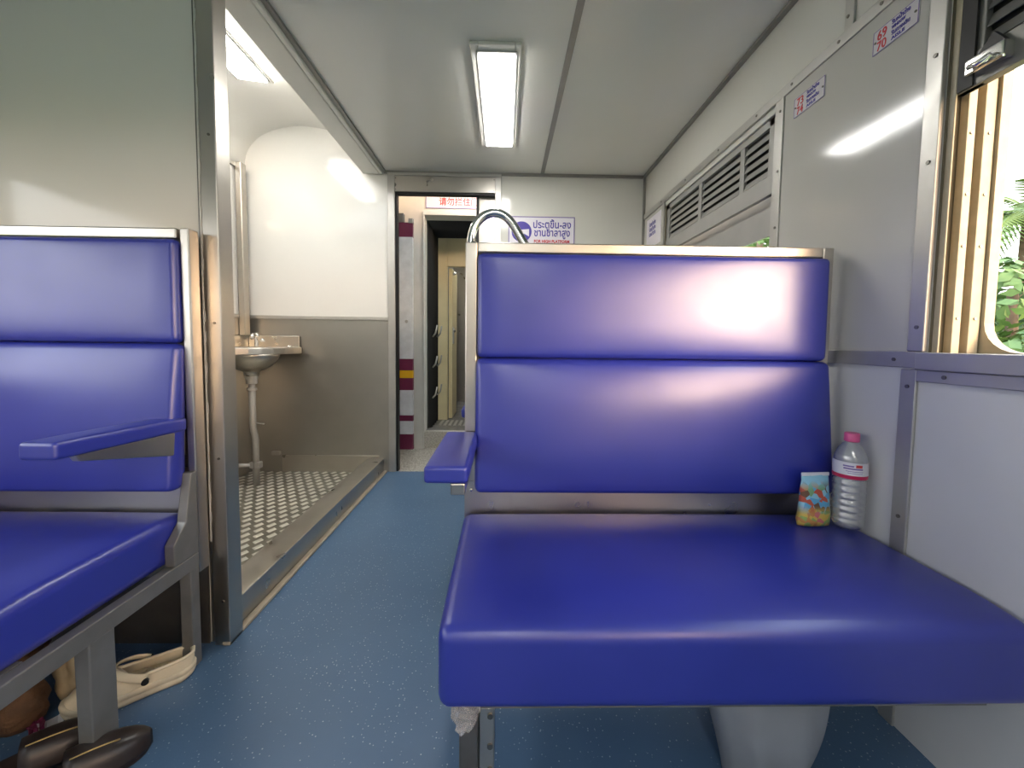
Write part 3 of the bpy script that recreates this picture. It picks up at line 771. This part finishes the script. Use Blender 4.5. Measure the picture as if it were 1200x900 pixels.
# ------------------------------------------------------------------ clog
def make_clog(loc, rz):
    t = thing('clog', 'cream foam clog with dark rivets on the floor by the left seat', 'shoe', loc, rz)
    L = .27
    def hw(u):   # half width from heel 0 to toe 1
        return .036 + .014 * math.sin(min(1, u / .72) * PI / 2) ** 2 if u < .72 else .05 * math.sqrt(max(0.0, 1 - ((u - .72) / .285) ** 2.3))
    def hw2(u):
        e = min(1, math.sqrt(max(0, 1 - (1 - min(1, u / .14)) ** 2))) if u < .14 else 1
        return max(.004, hw(u) * e)
    us = [0, .01, .03, .06, .1, .15, .2, .26, .32, .38, .44, .5, .56, .62, .68, .74, .8, .85, .9, .94, .97, .99, 1.0]
    skew = lambda u: -.008 * math.sin(u * PI)
    # sole with grooved sides
    outl = [(L * u, hw2(u) + skew(u)) for u in us] + [(L * u, -hw2(u) + skew(u)) for u in us[::-1]]
    def ringz(k, z):
        cx = L / 2; return [(cx + (x - cx) * k, y * k, z + .018 * max(0, (x / L - .8) / .2) ** 2 + .004 * max(0, (.1 - x / L) / .1)) for x, y in outl]
    mb = MB(); mb.rings([ringz(.96, 0), ringz(1.0, .004), ringz(1.02, .013), ringz(.985, .0155), ringz(.985, .018), ringz(1.03, .021), ringz(1.03, .03), ringz(.98, .034)])
    so = mb.build('sole', M['sole'], t, smooth=True)
    # upper: open heel cup and closed vamp, a shell with thickness
    def hgt(u):
        if u < .5: return .034 + .008 * (1 - u / .5) ** 2
        k = (u - .5) / .5
        return .034 + .026 * math.sin(min(1, k * 3.2) * PI / 2) if k < .31 else .06 * math.sqrt(max(.03, 1 - ((k - .31) / .71) ** 2.2))
    mb = MB(); rings_ = []
    for u in us[1:-1]:
        w = hw2(u) * 1.0; h = hgt(u); rr = []
        closed = min(1, max(0, (u - .50) / .07))
        amax = PI / 2 * (.42 + .58 * closed)   # how far over the arch each side reaches
        for sgn in (1, -1):
            A = [amax * k / 8 for k in range(9)]
            if sgn < 0: A = A[::-1]
            for a in A:
                if closed < 1: yy = w * (1 - .18 * (a / amax) * (1 - closed)) * math.cos(a * closed); zz = .026 + h * (a / amax if closed == 0 else (1 - closed) * a / amax + closed * math.sin(a))
                else: yy = w * math.cos(a) ** .75 if math.cos(a) > 1e-6 else 0; zz = .026 + h * math.sin(a)
                rr.append((L * u, sgn * yy + skew(u), zz))
        rings_.append(rr)
    # open strips: left and right sides
    iclosed = [i for i, u in enumerate(us[1:-1]) if u >= .57]
    i0 = iclosed[0]
    mb.rings([r_[:9] for r_ in rings_[:i0 + 1]], cap=False, closed=False)
    mb.rings([r_[9:] for r_ in rings_[:i0 + 1]], cap=False, closed=False)
    mb.rings(rings_[i0:], cap=False, closed=False)
    # heel wall
    a, b = rings_[0][:9], rings_[0][9:][::-1]
    mb.rings([a, [((p[0] - .004), (p[1] + q[1]) / 2, p[2]) for p, q in zip(a, b)], b], cap=False, closed=False)
    bmesh.ops.remove_doubles(mb.bm, verts=mb.bm.verts, dist=.0006)
    up = mb.build('upper', M['clog'], t, smooth=True)
    sm = up.modifiers.new('thick', 'SOLIDIFY'); sm.thickness = .005; sm.offset = -1
    ss = up.modifiers.new('sub', 'SUBSURF'); ss.levels = 1; ss.render_levels = 2
    # thick rolled rim round the foot opening
    iu = us[1:-1]; op = [rings_[i] for i in range(i0 + 1)]
    loop = [r_[8] for r_ in op[::-1]] + [op[0][9 + 0 + 0] if False else op[0][9]] + [r_[9] for r_ in op[1:]]
    front = rings_[i0]
    loop = [Vector(p) for p in loop]
    h_ = rings_[i0]
    cap_ = [Vector(p) for p in (h_[9:][:8] + [])]
    mb = MB(); mb.tube([Vector((p.x, p.y * .97, p.z)) for p in loop], .0048, 10); mb.build('rim', M['clog'], up, smooth=True)
    # footbed with nubs
    mb = MB()
    for i in range(14):
        for j in range(-3, 4):
            u = .1 + i * .03; w = hw2(u) * .75
            if abs(j) * .011 < w: mb.lathe([(.0001, .037), (.004, .036), (.0045, .033)], (L * u, j * .0105 + skew(u) + (.005 if i % 2 else 0), 0), 8)
    mb.build('footbed_nubs', M['clog'], so, smooth=True)
    # strap flipped forward over the vamp, held by rivets
    pts = []
    u0 = .39
    for k in range(25):
        a = PI * k / 24; pts.append((L * u0 + .07 * math.sin(a), (hw2(u0) + .006) * math.cos(a) + skew(u0), 0.056 + .032 * math.sin(a) ** .8))
    mb = MB(); rr = []
    for i, p in enumerate(pts):
        tdir = (Vector(pts[min(i + 1, 24)]) - Vector(pts[max(0, i - 1)])).normalized()
        outv = Vector((.35, p[1] * 12, .6)).normalized(); bd = tdir.cross(outv).normalized(); ov = bd.cross(tdir).normalized()
        P_ = Vector(p); hwid, thk = .0105, .0035
        rr.append([P_ + bd * hwid * math.cos(q) + ov * thk * math.sin(q) for q in [2 * PI * z_ / 12 for z_ in range(12)]])
    mb.rings(rr); st = mb.build('heel_strap', M['clog'], t, smooth=True)
    for sgn in (1, -1):
        yb = sgn * (hw2(u0) + .006) + skew(u0)
        MB().tube([(L * u0, yb, .052), (L * u0, yb + sgn * .007, .052)], .0085, 16).build('rivet', M['black'], t)['label'] = 'dark round rivet'
    return t
make_clog((-.925, 1.155, 0), math.radians(180 + 36))

# ------------------------------------------------------------------ sandals and clutter below the left seat
def make_sandal(loc, rz, label):
    t = thing('sandal', label, 'shoe', loc, rz, 'dark sandals')
    L = .25
    us = [k / 24 for k in range(25)]
    def w(u): return max(.003, (.036 + .012 * u) * math.sqrt(max(0, 1 - abs(2 * u - 1) ** 3.2)))
    outl = [(L * u, w(u)) for u in us] + [(L * u, -w(u)) for u in us[::-1]]
    mb = MB(); mb.rings([[(x * k + (1 - k) * L / 2, y * k, z) for x, y in outl] for k, z in ((.97, 0), (1.0, .006), (1.0, .02), (.96, .026))])
    mb.build('sole', M['sandal'], t, smooth='auto')
    mb = MB(); rr = []
    for u in (.42, .5, .6, .7, .8, .88, .94, .98, .997):
        hh = .062 * math.sqrt(max(.02, 1 - ((u - .42) / .62) ** 2.4))
        rr.append([(L * u, (w(u) + .003) * math.copysign(abs(math.cos(a)) ** .7, math.cos(a)), .012 + hh * math.sin(a)) for a in [PI * k / 18 for k in range(19)]])
    mb.rings(rr, cap=False, closed=False)
    st = mb.build('strap', M['sandal'], t, smooth=True); m_ = st.modifiers.new('thick', 'SOLIDIFY'); m_.thickness = .005
    mb = MB()
    mb.tube([(L * q, -.018, .0165 + .062 * math.sqrt(max(.02, 1 - ((q - .42) / .62) ** 2.4)) * .9) for q in (.46, .54, .62, .7, .78)], .0018, 6)
    mb.build('trim_line', M['goldline'], st, smooth=True)
    return t
make_sandal((-1.045, .77, 0), math.radians(42), 'dark brown sandal with gold line at the bottom left corner of the floor')
make_sandal((-1.175, .80, 0), math.radians(42), 'black sandal half hidden beside the scraps of paper')

def crumple(name, label, cat, loc, size, m, seed, amp=.3, n=3, part=None):
    bm = bmesh.new(); bmesh.ops.create_icosphere(bm, subdivisions=n, radius=1)
    rnd = random.Random(seed); ph = [Vector((rnd.uniform(-1, 1), rnd.uniform(-1, 1), rnd.uniform(-1, 1))).normalized() * rnd.uniform(2, 6) for _ in range(9)]
    off = [rnd.uniform(0, 6) for _ in ph]
    for v in bm.verts:
        d = sum(abs(math.sin(v.co.dot(p) + o_)) for p, o_ in zip(ph, off)) / len(ph)
        k = 1 + amp * (d - .6) * 2
        v.co = Vector((v.co.x * size[0] * k, v.co.y * size[1] * k, v.co.z * size[2] * k))
    zmin = min(v.co.z for v in bm.verts)
    for v in bm.verts: v.co.z = max(v.co.z, zmin * .75) - zmin * .75
    mb = MB(); mb.bm.free(); mb.bm = bm
    o = mb.build(name, m, smooth=True); o.location = loc
    return tag(o, label, cat)
crumple('cloth_bag', 'grey-green cloth bag at the far left under the seat', 'bag', (-1.36, .82, 0), (.11, .09, .14), M['tealbag'], 2, .25)
def scrap(name, label, loc, rz, w, l, m, seed, cat='paper scrap'):
    rnd = random.Random(seed); mb = MB(); nx, ny = 6, 8
    g = [[mb.bm.verts.new(((i / nx - .5) * w + rnd.uniform(-.004, .004), (j / ny - .5) * l + rnd.uniform(-.004, .004), .004 + abs(.012 * math.sin(i * 1.1 + seed) * math.cos(j * .9 + seed)) + rnd.uniform(0, .004))) for j in range(ny + 1)] for i in range(nx + 1)]
    for i in range(nx):
        for j in range(ny): mb.bm.faces.new([g[i][j], g[i + 1][j], g[i + 1][j + 1], g[i][j + 1]])
    o = mb.build(name, m); o.location = loc; o.rotation_euler = (0, 0, rz)
    s_ = o.modifiers.new('thick', 'SOLIDIFY'); s_.thickness = .0012
    return tag(o, label, cat, 'paper scraps' if cat == 'paper scrap' else None)
scrap('paper_scrap', 'crumpled white paper strip with dark red edge under the left seat', (-1.115, .94, 0), .9, .05, .15, M['paper'], 1)
scrap('paper_scrap', 'small white paper scrap beside the seat leg', (-1.06, .965, 0), .3, .04, .05, M['paper'], 4)
scrap('paper_scrap', 'white paper scrap tucked beside the brown sandal', (-.985, .905, 0), 2.1, .05, .04, M['paper'], 6)
scrap('wrapper', 'dark red wrapper strip on the floor under the left seat', (-1.145, .945, .002), .95, .025, .15, M['maroon'], 8, 'wrapper')
# brown paper roll
t = thing('paper_roll', 'brown paper bag standing twisted under the left seat', 'paper bag', (-1.235, .985, 0), .3)
rr = []
rnd = random.Random(9)
for k in range(12):
    q = k / 11; R = .035 + .012 * math.sin(q * 7) + .004 * rnd.random()
    rr.append([(R * (1 + .2 * math.sin(5 * a + k)) * math.cos(a) + .03 * q, R * math.sin(a) - .03 * q, .005 + .21 * q) for a in [2 * PI * j / 18 for j in range(18)]])
MB().rings(rr).build('bag_body', M['kraft'], t, smooth=True)
mb = MB()
for k in range(40):
    a = rnd.uniform(0, 6.28); e = rnd.uniform(-.2, 1.2); c = Vector((.01, -.045, .13)); d = Vector((math.cos(a) * math.cos(e), math.sin(a) * math.cos(e), math.sin(e)))
    s_ = d.cross(Vector((0, 0, 1))).normalized() * .006; p = c + d * .012; q_ = c + d * rnd.uniform(.03, .045)
    vs = [mb.bm.verts.new(p_) for p_ in (p - s_, p + s_, q_ + s_ * .4 + Vector((0, 0, .003)), q_ - s_ * .4)]
    mb.bm.faces.new(vs)
mb.build('green_sprig', M['greenleaf'], t)
crumple('cloth_bundle', 'crumpled beige cloth bundle behind the left seat leg', 'cloth', (-1.195, 1.09, 0), (.055, .05, .075), M['beigecloth'], 12, .45, 4)

# ------------------------------------------------------------------ beyond the doorway
struct('floor_vestibule', MB().box(XL, XR, YF + .0, 3.70, -.04, -.004), M['hammered'], 'bright chequered steel floor of the vestibule', 'floor')
struct('wall_vestibule', MB().box(-2.0, -.75, 3.66, 3.72, -.04, 2.6).box(-.75, .2, 3.66, 3.72, 2.175, 2.6).box(.2, 1.1, 3.66, 3.72, -.04, 2.6), M['creamw'], 'off-white end wall with opening beyond the doorway', 'wall')
struct('wall_vestibule_side', MB().box(XL - .05, XL, YF + .05, 3.66, -.04, 2.6).box(XR, XR + .05, YF + .05, 3.66, -.04, 2.6), M['creamw'], 'side walls of the vestibule', 'wall')
struct('ceiling_vestibule', MB().box(XL, XR, YF + .05, 3.66, 2.45, 2.5), M['creamw'], 'ceiling of the vestibule', 'ceiling')
struct('trim_22', MB().box(-.75, -.735, 3.64, 3.76, .16, 2.14).box(-.75, .2, 3.64, 3.80, 2.14, 2.174), M['creamw'], 'off-white frame round the gangway opening', 'door frame', bevel=.004)
struct('trim_23', MB().box(-.75, .2, 3.70, 3.745, -.04, .155), M['hammered'], 'speckled steel step up to the gangway', 'step', bevel=.004)
t = thing('chinese_notice', 'white notice with red Chinese text above the gangway opening', 'notice', (-.44, 3.658, 2.21))
def cn(mb, nm, m):
    o = mb.build(nm, m, t); o.location = -Vector(t.location); return o
cn(MB().box(-.725, -.1, 3.652, 3.6595, 2.205, 2.36), 'notice_board', M['signwhite'])
b = MB()
for q in ((-.725, -.1, 2.355, 2.36), (-.725, -.1, 2.205, 2.21), (-.725, -.72, 2.205, 2.36)): b.box(q[0], q[1], 3.6505, 3.6525, q[2], q[3])
cn(b, 'notice_border', M['violetline'])
text('notice_text', '请勿拦住门口', .075, (-.605, 3.6505, 2.238), FAR, M['red'], t, width=.42, bold=.001)

# striped door leaf folded open in the vestibule
t = thing('vestibule_door', 'white door leaf with maroon and yellow bands folded open beyond the doorway', 'door', (-.86, 3.42, 0))
mb = MB(); bands = [(.06, .195, 1), (.195, .31, 0), (.31, .36, 1), (.36, .58, 0), (.58, .685, 1), (.685, .75, 2), (.75, .85, 1), (.85, 1.88, 0), (1.88, 2.0, 1)]
for z0, z1, k in bands: mb.mi = k; mb.box(-.06, .072, -.02, .02, z0, z1)
mb.build('door_panel', [M['liverywhite'], M['maroon'], M['yellow']], t)
MB().box(-.06, -.0, -.03, .02, 2.0, 2.075).build('door_bracket', M['greysteel'], t, bevel=.003)
MB().box(.04, .078, -.028, .022, 1.995, 2.035).build('hinge', M['alu'], t, bevel=.003)
MB().lathe([(.0001, 0), (.014, 0), (.013, .004), (.0001, .005)], n=16).build('lock_cover', M['alu'], t).matrix_local = Matrix.Translation((.02, -.02, 1.17)) @ Matrix.Rotation(PI / 2, 4, 'X')

# rubber gangway bellows
t = thing('gangway_bellows', 'black rubber gangway bellows framing the way to the next car', 'gangway', (-.35, 3.9, .16))
def gb(mb, nm, m, par=None, **k):
    o = mb.build(nm, m, par or t, **k)
    if par is None: o.location = -Vector(t.location)
    return o
for k in range(4):
    y0 = 3.81 + k * .105; y1 = y0 + .1; ym = (y0 + y1) / 2; i = .0
    xl0, xl1, zt0, zt1 = -.745, -.70 , 2.16, 2.075
    mb = MB()
    mb.prism([(xl0 - .05, y0), (xl0 - .05, y1), (xl0 + .01, y1), (xl1, ym), (xl0 + .01, y0)], 'z', .16, 2.25)
    mb.prism([(y0, zt0 + .06), (y1, zt0 + .06), (y1, zt0 - .02), (ym, zt1), (y0, zt0 - .02)], 'x', -.75, .3)
    mb.prism([(.35, y0), (.35, y1), (.27, y1), (.21, ym), (.27, y0)], 'z', .16, 2.25)
    gb(mb, 'bellows_fold', M['rubber'])
for k, (yy, xx) in enumerate(((3.86, -.70), (4.1, -.695))):
    for z in (.45, .75, 1.05):
        gb(MB().tube([(xx, yy, z), (xx + .03, yy - .02, z + .03), (xx + .04, yy - .02, z + .07), (xx + .045, yy - .01, z + .11)], .008, 8), 'retaining_hook', M['alu'], smooth=True)
struct('floor_gangway', MB().box(-.8, .35, 3.745, 4.25, .12, .155), M['greysteel'], 'ridged steel gangway plate between the cars', 'floor')
mb = MB()
for k in range(16): mb.box(-.66 + k * .05, -.635 + k * .05, 3.95, 4.2, .155, .162)
struct('trim_24', mb, M['alu'], 'raised ribs of the gangway plate', 'floor ribs')
# cream door frame of the next car
mb = MB(); mb.box(-1.2, -.615, 4.25, 4.31, .15, 2.6).box(-.615, .2, 4.25, 4.31, 1.80, 2.6).box(.2, 1.0, 4.25, 4.31, .15, 2.6)
struct('wall_next_car', mb, M['cream'], 'cream end wall and doorway of the next car', 'wall', bevel=.006)
r = sroot('door_2', 'cream door leaf standing open in the next car', 'door', (-.6, 4.4, .16))
MB().box(-.01, .03, -.08, .32, 0, 1.63).build('door_leaf', M['cream'], r, bevel=.004)
for z in (.96, 1.58): MB().lathe([(.0001, 0), (.02, 0), (.02, .02), (.008, .03), (.0001, .03)], n=16).build('door_knob', M['chrome'], r).matrix_local = Matrix.Translation((.03, -.05, z)) @ Matrix.Rotation(PI / 2, 4, 'Y')
MB().box(.03, .045, -.075, -.03, .82, 1.0).build('lock_plate', M['alu'], r, bevel=.004)
struct('floor_next_car', MB().box(-1.2, 1.0, 4.25, 7.5, .11, .15), M['greysteel'], 'dark floor of the next car corridor', 'floor')
struct('wall_next_corridor', MB().box(-.78, -.72, 4.31, 7.5, .15, 2.4).box(.5, .56, 4.31, 7.5, .15, 2.4).box(-.78, .56, 7.45, 7.5, .15, 2.4).box(-.78, .56, 4.31, 7.5, 2.35, 2.4), M['greysteel'], 'grey corridor walls of the next car', 'wall')
r = sroot('door_3', 'grey steel door far down the next car', 'door', (-.52, 5.6, .16))
MB().box(-.2, .06, 0, .04, 0, 1.95).build('door_leaf', M['steel'], r, bevel=.004)
MB().box(.02, .05, -.03, 0, .92, 1.1).build('lock_plate', M['chrome'], r, bevel=.004)
MB().cyl((.035, -.02, 1.5), (.035, 0, 1.5), .025, 12).build('door_knob', M['chrome'], r)

# unseen fill lamps, added to light the vestibule and the next car
def fill_lamp(label, loc, w, l, z, s):
    t = thing('ceiling_light', label, 'ceiling light', (loc[0], loc[1], z))
    m = emit('fill_lamp_%d' % int(loc[1] * 10), (1, .985, .96), s)
    MB().box(-w / 2, w / 2, -l / 2, l / 2, -.02, -.004).build('lamp_diffuser', m, t)
    f = MB(); f.box(-w / 2 - .02, -w / 2, -l / 2 - .02, l / 2 + .02, -.024, 0).box(w / 2, w / 2 + .02, -l / 2 - .02, l / 2 + .02, -.024, 0).box(-w / 2, w / 2, -l / 2 - .02, -l / 2, -.024, 0).box(-w / 2, w / 2, l / 2, l / 2 + .02, -.024, 0)
    f.build('lamp_frame', M['laminate'], t)
    return t
fill_lamp('unseen lamp added to light the vestibule', (-.1, 3.33), .5, .2, 2.45, 7)
fill_lamp('unseen lamp added to light the next car corridor', (-.1, 5.0), .3, .5, 2.35, 9)

# ------------------------------------------------------------------ outside
struct('ground', MB().box(2.0, 60, -40, 60, -1.5, -1.4), M['ground'], 'grassy ground outside the train', 'ground')
struct('ground', MB().box(-60, -3.0, -40, 60, -1.5, -1.4), M['ground'], 'grassy ground on the left of the train', 'ground')
def palm(loc, h, seed, label):
    rnd = random.Random(seed)
    t = thing('palm_tree', label, 'tree', loc, 0, 'trees outside')
    MB().tube([(0, 0, 0), (.1, .05, h * .4), (.15, 0, h * .75), (.1, -.05, h)], [.16, .13, .11, .1], 10).build('trunk', M['trunk'], t, smooth=True)
    for k in range(20):
        a = 2 * PI * k / 20 + rnd.uniform(-.2, .2); el = rnd.uniform(-.25, 1.1); L = rnd.uniform(1.5, 2.1)
        mb = MB(); P = []
        n = 26
        for i in range(n + 1):
            q = i / n; rad = L * q * math.cos(el) * (1 - .1 * q); zz = h + L * (math.sin(el) * q - .75 * q * q)
            P.append(Vector((.1 + rad * math.cos(a), -.05 + rad * math.sin(a), zz)))
        mb.tube(P, [.02 - .016 * i / n for i in range(n + 1)], 5)
        side = Vector((-math.sin(a), math.cos(a), 0))
        for i in range(3, n):
            d = (P[i + 1] - P[i]).normalized(); ll = .45 * math.sin(PI * (i / n) ** .8) + .08
            for sgn in (1, -1):
                tip = P[i] + (side * sgn * .8 + d * .6 + Vector((0, 0, -.35))) * ll
                w = d * .03
                mb.bm.faces.new([mb.bm.verts.new(p) for p in (P[i] - w, P[i] + w, tip)])
        mb.build('frond', M['palm'], t)
    return t
palm((9.2, 7.0, -1.4), 4.8, 1, 'palm with drooping fronds seen through the near window')
palm((12.4, 7.6, -1.4), 5.6, 2, 'taller palm at the right edge of the near window')
palm((11.5, 13.0, -1.4), 4.2, 4, 'palm outside seen through the far window glass')
def bush(loc, s, seed, label):
    rnd = random.Random(seed); t = thing('leafy_tree', label, 'tree', loc, 0, 'trees outside')
    MB().tube([(0, 0, 0), (.05, 0, s[2] * .5), (0, 0, s[2])], [.12, .09, .05], 8).build('trunk', M['trunk'], t, smooth=True)
    mb = MB()
    blobs = [(Vector((rnd.uniform(-.6, .6) * s[0], rnd.uniform(-.6, .6) * s[1], s[2] * rnd.uniform(.35, 1.0))), rnd.uniform(.35, .6) * s[0]) for _ in range(9)]
    for c, R in blobs:
        for k in range(330):
            d = Vector((rnd.gauss(0, 1), rnd.gauss(0, 1), rnd.gauss(0, 1))).normalized(); p = c + d * R * rnd.uniform(.75, 1.05)
            u = d.cross(Vector((rnd.uniform(-1, 1), rnd.uniform(-1, 1), .3))).normalized(); w = (d + Vector((rnd.uniform(-.6, .6), rnd.uniform(-.6, .6), rnd.uniform(-.6, .6)))).cross(u).normalized()
            a = rnd.uniform(.06, .13)
            mb.bm.faces.new([mb.bm.verts.new(q) for q in (p - u * a, p + w * a * .5, p + u * a, p - w * a * .5)])
    mb.build('foliage', M['bush'], t)
    return t
bush((6.8, 5.2, -1.4), (1.2, 1.2, 3.2), 11, 'low leafy bush below the palms outside the near window')
bush((13.4, 10.2, -1.4), (1.5, 1.5, 3.8), 12, 'leafy tree behind the bush outside the near window')
bush((18.5, 14.5, -1.4), (2.4, 2.4, 3.4), 13, 'rounder tree behind the palms outside')
bush((7.2, 15.5, -1.4), (2.2, 2.2, 3.6), 14, 'tall leafy tree outside the far window')
bush((5.7, 8.9, -1.4), (1.8, 1.8, 6.2), 15, 'leafy tree outside left of the palms')

# ------------------------------------------------------------------ light, world, camera
w = bpy.data.worlds.new('sky'); scn.world = w; w.use_nodes = True
nt = w.node_tree; bg = nt.nodes['Background']
tc = nt.nodes.new('ShaderNodeTexCoord'); sp = nt.nodes.new('ShaderNodeSeparateXYZ'); nt.links.new(tc.outputs['Generated'], sp.inputs[0])
base = ramp(nt, sp.outputs['Z'], [(.0, (.98, .95, .9)), (.25, (.95, .97, 1.0)), (.7, (.8, .9, 1.0))])
SUN = Vector((.55, -.82, .12)).normalized()                          # low hazy evening sun, behind the viewer on the right
dt = nt.nodes.new('ShaderNodeVectorMath'); dt.operation = 'DOT_PRODUCT'
nt.links.new(tc.outputs['Generated'], dt.inputs[0]); dt.inputs[1].default_value = SUN
glow = ramp(nt, dt.outputs['Value'], [(.82, (0, 0, 0)), (.9, (.5, .3, .17)), (.95, (3.5, 2.0, .95)), (1.0, (4.2, 2.6, 1.4))])
ad = nt.nodes.new('ShaderNodeMix'); ad.data_type = 'RGBA'; ad.blend_type = 'ADD'; ad.inputs[0].default_value = 1
nt.links.new(base, ad.inputs[6]); nt.links.new(glow, ad.inputs[7]); nt.links.new(ad.outputs[2], bg.inputs['Color'])
bg.inputs['Strength'].default_value = 1.75
sl = bpy.data.lights.new('sun', 'SUN'); sl.energy = .4; sl.angle = math.radians(10); sl.color = (1, .78, .5)
so = bpy.data.objects.new('sun', sl); C.objects.link(so)
so.rotation_euler = (-SUN).to_track_quat('-Z', 'Y').to_euler()

def cam_axes(yaw, pitch, roll):
    f = Vector((math.sin(yaw) * math.cos(pitch), math.cos(yaw) * math.cos(pitch), math.sin(pitch)))
    r0 = Vector((math.cos(yaw), -math.sin(yaw), 0)); u0 = r0.cross(f)
    return math.cos(roll) * r0 + math.sin(roll) * u0, -math.sin(roll) * r0 + math.cos(roll) * u0, f
r_, u_, f_ = cam_axes(.01948, -.0572, .01175)
cd = bpy.data.cameras.new('camera'); cam = bpy.data.objects.new('camera', cd); C.objects.link(cam)
cd.sensor_fit = 'HORIZONTAL'; cd.sensor_width = 36; cd.lens = 461.83 / 1200 * 36; cd.shift_y = -22.07 / 1200
cd.clip_start = .02; cd.clip_end = 200
cam.matrix_world = Matrix(((r_.x, u_.x, -f_.x, 0), (r_.y, u_.y, -f_.y, 0), (r_.z, u_.z, -f_.z, 1.0), (0, 0, 0, 1)))
scn.camera = cam
vs = scn.view_settings
vs.view_transform = 'Standard'; vs.look = 'None'; vs.gamma = 1; vs.use_curve_mapping = False; vs.exposure = 1.45
scn.cycles.caustics_reflective = False; scn.cycles.max_bounces = 8; scn.cycles.diffuse_bounces = 4; scn.cycles.glossy_bounces = 4; scn.cycles.transmission_bounces = 8
